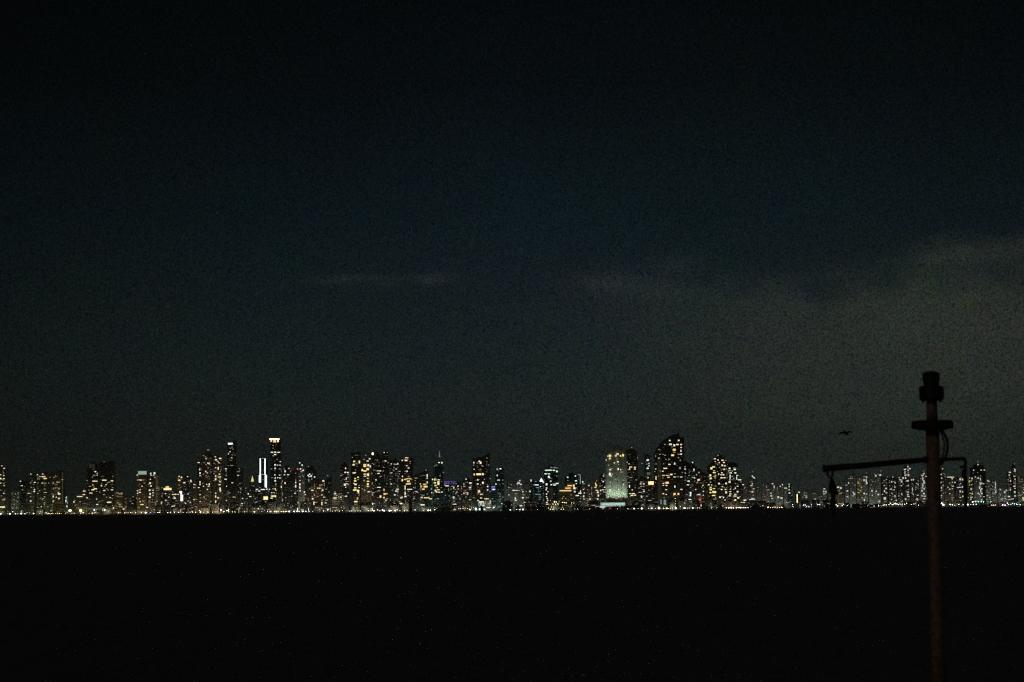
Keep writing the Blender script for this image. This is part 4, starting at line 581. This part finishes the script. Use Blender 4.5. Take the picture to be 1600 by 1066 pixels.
# ------------------------------------------------------------------ lamps along the shore: x y colour size
LAMPS = '''1 803.5 n 3;15.5 803 n 3.2;20 799.5 n 2;24 803 n 2.2;33 803.3 n 2.8;39 803.5 n 2.2;46 801.5 w 1.4;52.5 802.5 n 2.8;62 803.5 n 1.5;72 801.5 w 2.4;75 803.6 w 2.4;78 803.8 w 2.2;81 803.6 y 2.2;84 803.4 y 2.4;87 803.2 y 2.6;90 803 y 2.6;93 803.4 y 2.4;96 803.6 w 2;109.5 798 y 5.4;126 797.8 y 5.2;102 802.5 n 1.3;116 802.7 w 1.6;130 801.2 n 2;126 803 n 1.8;139 803 n 1.3;
147.5 796.8 n 2.8;148.7 801.5 n 2;144 803 n 2;163.5 797 w 3.6;160 797 w 1.6;185 802.7 n 1.4;195 802.8 n 2.2;204 802.6 n 1.8;212 802.6 w 2;221 801.2 n 2;227.6 801.3 n 3.2;235 802.6 v 2.2;241 803 v 1.6;246.6 801.4 w 2.4;249.5 803.4 p 2.6;262 801.8 n 2.2;266 800.6 w 2;272.3 802 n 2;279 802.3 n 2.4;286 803 n 1.6;292 803 n 1.4;297 803 n 1.4;301 800.3 n 2;305.5 801.3 n 2.4;312 797.8 p 2.4;313.3 800.2 p 3;318 803 w 1.4;325 801.7 w 2.4;332 803 w 1.6;
345 797.2 n 3.4;349.5 799.5 p 2.8;354.6 798 c 3;340 801.5 r 1.8;344 801.5 r 1.8;363 801.2 y 1.8;367 801.4 y 2;382 801.7 w 1.5;385 801.8 w 1.4;397.5 801.8 a 3;409 802 n 1.2;418 799 g 2.6;422.6 801.3 c 3;429 799.7 a 3;432 799.7 a 3;435 800 a 2;439.5 799.8 a 2.6;443 799.7 a 3;445.8 800 a 2.4;447.6 802.8 n 2.4;452 801.2 c 3.4;459.5 801.4 c 3.2;463.5 801.3 c 2;467 800.6 c 2;473 801.2 c 3.4;478 801 c 2.6;484 800.6 c 1.6;488.5 800.6 n 1.4;
505.5 798.6 n 2;512 796.4 n 3;520 799.8 y 1.4;524 799 w 1.6;530 798.8 w 1.8;535 798 a 1.8;546.5 800 n 1.6;549.5 800 n 1.8;555 800.2 n 1.2;559 800.2 n 1.2;563.5 798.8 n 1.8;575.5 799 n 2;579 799 n 1.6;584 798.6 c 3;590 796.5 n 2.4;593.5 798 n 2;597.5 797 c 3;600 800 c 3.6;608.5 800 c 3.4;610.5 798 y 3;617.5 799.8 n 3;620.5 796.6 w 2.4;
625 798.5 n 2;632 798.3 n 2;636 797.5 n 1.6;648.5 797 n 2.4;662 798.5 n 1.6;669 797.8 n 3;672.3 797.8 n 3;679.3 796.4 n 2.6;708 796.6 w 3.2;711 796.8 w 2;717 794.5 w 1.6;720 795 a 1.5;723.5 795 w 1.5;727 794 a 1.6;730.5 795 p 1.8;734.3 796.4 y 2.8;737 794 p 1.6;740 793.5 p 1.6;743.5 795.5 g 3.6;749.5 795.8 c 2.6;771.3 793.2 c 3.2;782 797.4 n 2;797.4 796.9 c 4;807.3 797.1 n 2.4;812.3 796.5 c 2.6;817 796.2 n 3.2;
840 796 n 1.8;842.6 797 n 2;857 794 y 2;860 795.8 a 2.2;864 796.2 a 2.6;865.5 792.8 a 1.8;862 792.5 y 1.6;866.5 784 a 3.6;869.5 784.6 a 2.4;864 787.8 a 2.2;868 788 a 2.4;872 787.6 y 2;878.5 785.6 y 2.2;881.5 785.6 y 2.2;884.5 785.8 y 2.2;893 786 w 1.8;896.5 786 w 1.6;877 796 y 1.8;880.5 796.4 y 2.4;884 796.8 y 2.6;890 797.3 w 1.4;897.2 792.5 n 1.8;897.2 795 n 1.5;903 795.5 n 1.6;905.5 795.3 n 1.4;919 796.6 w 2;921.5 796 w 1.8;942 795 p 1.4;953 794.6 r 1.4;
965 795.3 p 1.5;969 795.6 p 1.5;981 797 w 2;991 797 c 3.4;997.5 797 w 1.4;1003 796.6 c 4.4;1013.5 796 p 1.8;1018.3 796.8 c 2.8;1024 797 n 1.6;1029.7 796.6 c 4.6;1036.5 794.6 y 2.2;1039 794.4 y 2;1041.5 795 y 2.6;1044.5 794.8 y 2;1047 794.6 y 1.8;1042 797.4 c 3;1051 796.5 n 1.6;1056 796.6 c 4.4;1055 779 c 1.8;1055 783 c 1.4;1055 787 c 1.4;1055 791 c 1.5;1063 792 a 2;1069.6 796.5 c 4.2;1070 786 c 1.4;1074 795 n 1.6;1077 795 n 1.6;1082.3 795.2 c 3.4;1090 794.6 n 1.6;1093.5 794.2 n 1.5;
1107 794 n 2;1112 795 c 3.2;1116 795 n 1.4;1120 794 n 1.8;1128 795 w 1.2;1135 794.6 p 2.6;1138.8 794.6 p 2.8;1142.5 794.8 p 2.8;1146 794.6 p 2.8;1151 794.8 w 2.8;1153.6 794.4 a 2.6;1156.4 794.6 w 2.8;1159.4 794.4 w 2.4;1162.4 794 w 2.6;1165.3 794.2 p 2.6;1168.6 794.5 p 2.4;1173 792 c 1.5;1188 792 a 1.4;1192 790.5 o 1.8;1200 794.4 w 2.8;1204 794.5 a 2;1207.5 794.4 a 2;1211 794.5 a 2;1214.5 794.4 a 2;1218 794.3 w 2.2;1221.5 794 w 2.8;
1238.6 788.8 n 2.6;1239 792 n 1.6;1255.5 789.4 c 2;1258 789.4 c 2;1260 791.8 n 2.4;1264 792 n 2;1268 788 n 1.4;1278 788.6 n 2.4;1280.5 788.4 n 2.4;1304 789.5 a 1.6;1306.6 788.7 w 2;1308.7 790.4 w 2.8;1311 787 a 1.6;1314 787 a 1.4;1317.5 788 n 2.4;1316 790.2 w 2.6;1324.5 789.6 n 1.6;1346.6 790.7 w 2.8;1356.3 790.6 w 2.6;1362 790 r 1.6;1365.8 790.8 p 3.4;1370 790 r 1.4;1373 790.2 w 3;
1377 790 w 2.4;1380 789.6 n 2.2;1382.6 789 n 2.4;1385 789 n 2.2;1389 788.4 n 2.4;1391.5 786.5 n 2.4;1394 788.4 n 2.6;1396.5 788 n 2.6;1399 787 n 2.8;1401.5 787.6 n 2.4;1403.6 788.6 n 2.4;1406 787.6 n 2;1410 788 n 1.6;1413.5 788 n 2.4;1416.5 786.6 n 2;1424 788.3 n 1.8;1428 787.6 n 1.6;1431 787.4 n 1.6;1435 789.6 n 2;
1471.5 786.6 n 4;1474 789 n 4.4;1484.6 788.3 n 3;1488 789 n 2.6;1492 789.5 n 1.8;1498.3 788.3 n 2.6;1505 788.8 n 2;1512 788.6 c 4;1516.5 788.4 n 1.6;1521 788.3 n 2.4;1525.3 788.3 n 2.4;1520 784.3 c 3;1524 784 g 2.6;1529 784.3 t 2.4;1533 784.2 t 2.4;1537 784.6 c 2.4;1548.5 784.5 n 2;1549.5 789.4 w 1.8;1552 789.4 w 2;1555 789.4 w 2;1566.5 789 n 2.8;1570.3 789.6 v 4;1573.8 786.2 n 2.4;1576 788.5 c 2;1579.5 788 c 2;1582 786.6 t 2.4;1585 787.6 t 2.6;1588 788 c 2.4;1590.5 788.4 t 2;1594 788.7 n 2.4'''
LN = {'n': 'white', 'w': 'warm white', 'y': 'yellow', 'a': 'amber', 'c': 'bluish white', 'g': 'greenish white', 'p': 'pinkish', 'r': 'red', 'v': 'violet', 't': 'teal', 'o': 'dim olive'}
lamps = [(float(a), float(b), c, float(d)) for a, b, c, d in (s.split() for s in LAMPS.replace('\n', '').split(';'))]
labs = [None] * len(lamps)
for c in LN:
    ix = [i for i, l in enumerate(lamps) if l[2] == c]
    for i, s in zip(ix, spread([lamps[i][0] for i in ix], lambda k: LN[c] + ' shore lamp below')): labs[i] = s
_pm = None; _hm = {}
for (px, py, c, sz), lab in zip(lamps, labs):
    D = 8006 + (sz * 37 % 11)
    p = P(px, py, D); h = max(4.5, p.z - 2.5)
    root = thing('shore_lamp', lab, 'lamp', (p.x, D, 2.5), 'lamps along the far shore')
    if _pm is None:
        b = bmesh.new(); cone(b, 0, 0, 0, 1, .22, .12, 6); _pm = bpy.data.meshes.new('pole'); b.to_mesh(_pm); b.free(); _pm.materials.append(STEEL)
    o = bpy.data.objects.new('pole', _pm); C.objects.link(o); o.parent = root; o.scale = (1, 1, h)
    if c not in _hm:
        b = bmesh.new(); bmesh.ops.create_icosphere(b, subdivisions=2, radius=1); me = bpy.data.meshes.new('lamp_head'); b.to_mesh(me); b.free(); me.materials.append(emit(c, 11.0)); _hm[c] = me
    o = bpy.data.objects.new('lamp_head', _hm[c]); C.objects.link(o); o.parent = root; o.location = (0, 0, h); r = sz * (.46 if sz < 2.8 else .66 if sz < 5 else .85); o.scale = (r, r * .8, r * .8)

# ------------------------------------------------------------------ dark trees on the shore
LEAF = surf('foliage', (.05, .075, .03), .8, 0, .5); BARK = surf('bark', (.12, .09, .06), .9, 0, 2)
def crown_mesh(seed, flat):
    r = random.Random(seed); b = bmesh.new()
    cl = [(r.uniform(-.6, .6), r.uniform(-.5, .5), r.uniform(.35, .85)) for _ in range(9)]
    for cx_, cy_, cz_ in cl:
        for _ in range(34):
            d = Vector((r.gauss(0, 1), r.gauss(0, 1), r.gauss(0, .7))).normalized() * r.uniform(.15, .42)
            q = Vector((cx_ + d.x, cy_ + d.y, cz_ + d.z * flat)); s = r.uniform(.07, .15)
            a = Vector((r.gauss(0, 1), r.gauss(0, 1), r.gauss(0, 1))).normalized(); e = a.orthogonal().normalized(); g_ = a.cross(e)
            b.faces.new([b.verts.new(q + e * s), b.verts.new(q + g_ * s * .6), b.verts.new(q - e * s), b.verts.new(q - g_ * s * .6)])
    me = bpy.data.meshes.new('crown'); b.to_mesh(me); b.free(); me.materials.append(LEAF); return me
crowns = [crown_mesh(i, .8) for i in range(4)]
b = bmesh.new(); tube(b, [(0, 0, 0), (.03, 0, .25), (-.02, 0, .5), (.02, .02, .75)], [.06, .045, .035, .02], 7)
tube(b, [(0, 0, .35), (.2, .05, .6)], [.03, .012], 6); tube(b, [(0, 0, .42), (-.22, -.05, .62)], [.03, .012], 6)
trunk = bpy.data.meshes.new('trunk'); b.to_mesh(trunk); b.free(); trunk.materials.append(BARK)
rt = random.Random(8); trees = []
def grove(x0, x1, step, hpx): 
    x = x0
    while x < x1: trees.append((x, hpx * rt.uniform(.75, 1.15))); x += step * rt.uniform(.8, 1.2)
grove(884, 936, 5.0, 8); grove(960, 1000, 5.0, 9); grove(1170, 1196, 5.5, 6); grove(780, 800, 5, 7.5); grove(826, 856, 5, 8.5); grove(688, 704, 5, 8)
grove(1286, 1300, 5, 6); grove(1334, 1374, 5, 7.5); grove(1518, 1546, 5, 4.5); grove(80, 100, 6, 6); grove(1098, 1128, 6, 6)
tl = spread([t[0] for t in trees], lambda i: 'dark tree before')
for (x, h), lab in zip(trees, tl):
    D = 8002 + rt.uniform(0, 8); p = P(x, 795, D); hm = h * 2.43
    root = thing('tree', lab, 'tree', (p.x, D, 2.5), 'dark trees along the far shore'); root.rotation_euler.z = rt.uniform(0, 6)
    o = bpy.data.objects.new('trunk', trunk); C.objects.link(o); o.parent = root; o.scale = (hm, hm, hm)
    o = bpy.data.objects.new('crown', rt.choice(crowns)); C.objects.link(o); o.parent = root; o.scale = (hm * .8, hm * .7, hm * .86)

# ------------------------------------------------------------------ signal mast on the quay, 20 m away
PAINT = surf('mast_paint', (.27, .185, .14), .6, 0, 26, .42, .8); IRON = surf('black_iron', (.03, .03, .03), .6, .3, 12); ROPE = surf('tarred_rope', (.035, .03, .025), .95, 0, 40)
DM = 20.0; SM = DM / F
top0 = P(1458.5, 640, DM); MX = P(1460, 800, DM).x
def mz(py): return P(1458, py, DM).z
def mx(px, py=720): return P(px, py, DM).x - MX
mast = thing('signal_mast', 'rusty brown mast pole with stubby lamp head, flange and two arms', 'mast', (MX, DM, 4.1))
Z0 = 4.1
def zz(py): return mz(py) - Z0
R = 10.6 * SM
b = bmesh.new(); lathe(b, [(R * 1.02, 0), (R * 1.0, zz(1000)), (R, zz(800)), (R * .99, zz(672))]); obj('pole', b, PAINT, mast, True)
b = bmesh.new(); lathe(b, [(R * 2.2, 0), (R * 2.2, .03), (R * 1.1, .034), (R * 1.08, .12)]); obj('base_plate', b, PAINT, mast)
b = bmesh.new(); lathe(b, [(31 * SM, zz(670)), (32.5 * SM, zz(668)), (32.5 * SM, zz(660)), (30 * SM, zz(657.5)), (9 * SM, zz(657))], seg=40); obj('flange', b, IRON, mast)
b = bmesh.new(); lathe(b, [(12 * SM, zz(673)), (24 * SM, zz(671.5)), (26 * SM, zz(670.05))], seg=40); obj('flange_collar', b, PAINT, mast)
b = bmesh.new(); lathe(b, [(9.2 * SM, zz(657.2)), (8.4 * SM, zz(645)), (8.2 * SM, zz(627))]); obj('neck', b, PAINT, mast, True)
lamp = bmesh.new(); lathe(lamp, [(17 * SM, zz(626)), (19.2 * SM, zz(622)), (19.2 * SM, zz(606)), (17 * SM, zz(603.5))], seg=36)
hd = obj('lamp_housing', lamp, IRON, mast)
b = bmesh.new()
for a in range(6):
    q = a * math.pi / 3 + .3; lathe(b, [(1.6 * SM, zz(629)), (1.8 * SM, zz(626.2))], cx=15.5 * SM * math.cos(q), cy=15.5 * SM * math.sin(q), seg=8)
obj('bolt_ring', b, IRON, hd)
b = bmesh.new(); lathe(b, [(12.2 * SM, zz(603.4)), (12.4 * SM, zz(596)), (13.3 * SM, zz(594.5)), (13.3 * SM, zz(584)), (10.5 * SM, zz(581.4)), (5 * SM, zz(580.3))], seg=36); obj('lamp_cap', b, IRON, mast)
# arms
def arm(name, pts, r, par=mast, m=IRON, seg=12): 
    b = bmesh.new(); tube(b, pts, r, seg); return obj(name, b, m, par, True)
ya = -R * .2
arm('arm', [(mx(1448), -.01, zz(718.5)), (mx(1400), -.03, zz(722.3)), (mx(1340), -.05, zz(727.2)), (mx(1285), -.07, zz(731.2))], [4.2 * SM, 4.4 * SM, 4.8 * SM, 5.1 * SM])
arm('arm_end_cap', [(mx(1288.5), -.069, zz(730.8)), (mx(1284.2), -.07, zz(731.3))], 5.9 * SM)
arm('clamp', [(mx(1444), -.01, zz(718.6)), (mx(1450), -.01, zz(718.2))], 5.4 * SM)
arm('arm', [(mx(1470), .01, zz(718.3)), (mx(1490), .02, zz(717.6)), (mx(1507), .02, zz(717.2)), (mx(1509.5), .02, zz(719))], 2.9 * SM)
# cable loops from flange to pole
arm('cable', [(mx(1473), 0, zz(672)), (mx(1478), -.01, zz(682)), (mx(1481.3), -.01, zz(694)), (mx(1480), -.01, zz(706)), (mx(1475.5), -.01, zz(718)), (mx(1470), -.01, zz(727))], 2.1 * SM)
arm('cable', [(mx(1470.5), .02, zz(672)), (mx(1474.5), .02, zz(682)), (mx(1477), .02, zz(694)), (mx(1476), .02, zz(706)), (mx(1472), .02, zz(718)), (mx(1469.5), .02, zz(724))], 1.3 * SM)
# hanging tackle under the longer arm
tk = thing('pulley_block', 'dark pulley block hanging by a shackle from the longer mast arm', 'pulley', (MX + mx(1295), DM - .065, mz(735.4)))
def tz(py): return mz(py) - mz(735.4)
def tx(px): return mx(px) - mx(1295)
arm('shackle', [(tx(1290.2), 0, tz(733)), (tx(1290.6), 0, tz(738)), (tx(1292.5), 0, tz(743.5)), (tx(1295.5), 0, tz(746)), (tx(1298.3), 0, tz(743)), (tx(1299.2), 0, tz(738)), (tx(1299.4), 0, tz(733.5))], 1.6 * SM, tk)
b = bmesh.new(); prism(b, [(tx(1296), tz(746)), (tx(1299), tz(746)), (tx(1302.5), tz(754)), (tx(1304.5), tz(762)), (tx(1308), tz(771)), (tx(1304.5), tz(772.5)), (tx(1300), tz(770)), (tx(1292.5), tz(770)), (tx(1292.5), tz(760)), (tx(1294), tz(752))][::-1], -.018, .018)
obj('block', b, IRON, tk)
rp = arm('rope', [(tx(1298.5), 0, tz(768)), (tx(1298.7), .004, tz(790)), (tx(1299), 0, tz(800)), (tx(1299.5), .01, tz(806))], [3.6 * SM, 4.2 * SM, 3.0 * SM, 1.5 * SM], tk, ROPE)
tk2 = thing('hanging_rope', 'dark rope with a small block hanging from the shorter mast arm', 'rope', (MX + mx(1509), DM + .02, mz(720)))
def sz_(py): return mz(py) - mz(720)
def sx(px): return mx(px) - mx(1509)
arm('rope', [(sx(1509), 0, sz_(719)), (sx(1508.6), 0, sz_(735)), (sx(1508), 0, sz_(760)), (sx(1508.2), 0, sz_(790)), (sx(1508.6), 0, sz_(800))], [2.4 * SM, 2.8 * SM, 2.4 * SM, 2.3 * SM, 1.3 * SM], tk2, ROPE)
b = bmesh.new(); prism(b, [(sx(1500.3), sz_(732)), (sx(1500.3), sz_(728)), (sx(1506.8), sz_(727.5)), (sx(1506.8), sz_(732.5))], -.012, .012); obj('cleat', b, IRON, tk2)
b = bmesh.new(); prism(b, [(sx(1503.5), sz_(745)), (sx(1503.5), sz_(736)), (sx(1506.9), sz_(733)), (sx(1506.9), sz_(747))], -.016, .016); obj('block', b, IRON, tk2)

# ------------------------------------------------------------------ sea haze over the bay
HAZE = 4.0e-5
b = bmesh.new(); box(b, -9000, 9000, -50, 15000, -2, 420)
hm_ = bpy.data.materials.new('sea_haze'); hm_.use_nodes = True; hn = hm_.node_tree.nodes; hn.clear()
hv = hn.new('ShaderNodeVolumePrincipled'); ho = hn.new('ShaderNodeOutputMaterial'); hm_.node_tree.links.new(hv.outputs[0], ho.inputs['Volume'])
hv.inputs['Density'].default_value = HAZE; hv.inputs['Color'].default_value = (.85, .92, .88, 1); hv.inputs['Anisotropy'].default_value = .3
tag(obj('haze', b, hm_), kind='stuff')

# ------------------------------------------------------------------ bird gliding over the water, 170 m off
DB = 124.0; SB = DB / F; bp = P(1322, 677, DB)
b = bmesh.new()
def ring(c, rx, rz, n=8): return [b.verts.new((c[0] + rx * math.cos(2 * math.pi * k / n), c[1], c[2] + rz * math.sin(2 * math.pi * k / n))) for k in range(n)]
sec = [((0, -.34, 0), .02, .02), ((0, -.28, .01), .05, .05), ((0, -.2, .0), .06, .06), ((0, -.05, -.01), .10, .09), ((0, .12, 0), .085, .07), ((0, .28, .015), .05, .03), ((0, .42, .02), .07, .012)]
rs = [ring(*s) for s in sec]
for a, c in zip(rs, rs[1:]):
    for k in range(8): b.faces.new((a[k], a[(k + 1) % 8], c[(k + 1) % 8], c[k]))
b.faces.new(rs[0][::-1]); b.faces.new(rs[-1])
for s in (-1, 1):
    st = [(.07, .0, .02, .26, .035), (.22, .0, .07 if s > 0 else .055, .24, .03), (.36, .0, .05 if s > 0 else .02, .2, .02), (.42, .06, -.06, .13, .012) if s < 0 else (.42, .05, -.01, .14, .014), (.40 if s < 0 else .45, .12, -.15 if s < 0 else -.10, .04, .006)]
    pr = []
    for x_, yo, zc, ch, th in st:
        pr.append([b.verts.new((s * x_, yo - ch * .45, zc)), b.verts.new((s * x_, yo, zc + th)), b.verts.new((s * x_, yo + ch * .55, zc)), b.verts.new((s * x_, yo, zc - th))])
    for a, c in zip(pr, pr[1:]):
        for k in range(4): b.faces.new((a[k], a[(k + 1) % 4], c[(k + 1) % 4], c[k]))
    b.faces.new(pr[0]); b.faces.new(pr[-1][::-1])
bd = obj('bird', b, surf('dark_feathers', (.03, .028, .026), .8), None, True)
bd.location = bp; bd.rotation_euler = (math.radians(22), math.radians(-5), math.radians(12))
bd['label'] = 'small dark bird gliding with bent wings above the longer mast arm'; bd['category'] = 'bird'
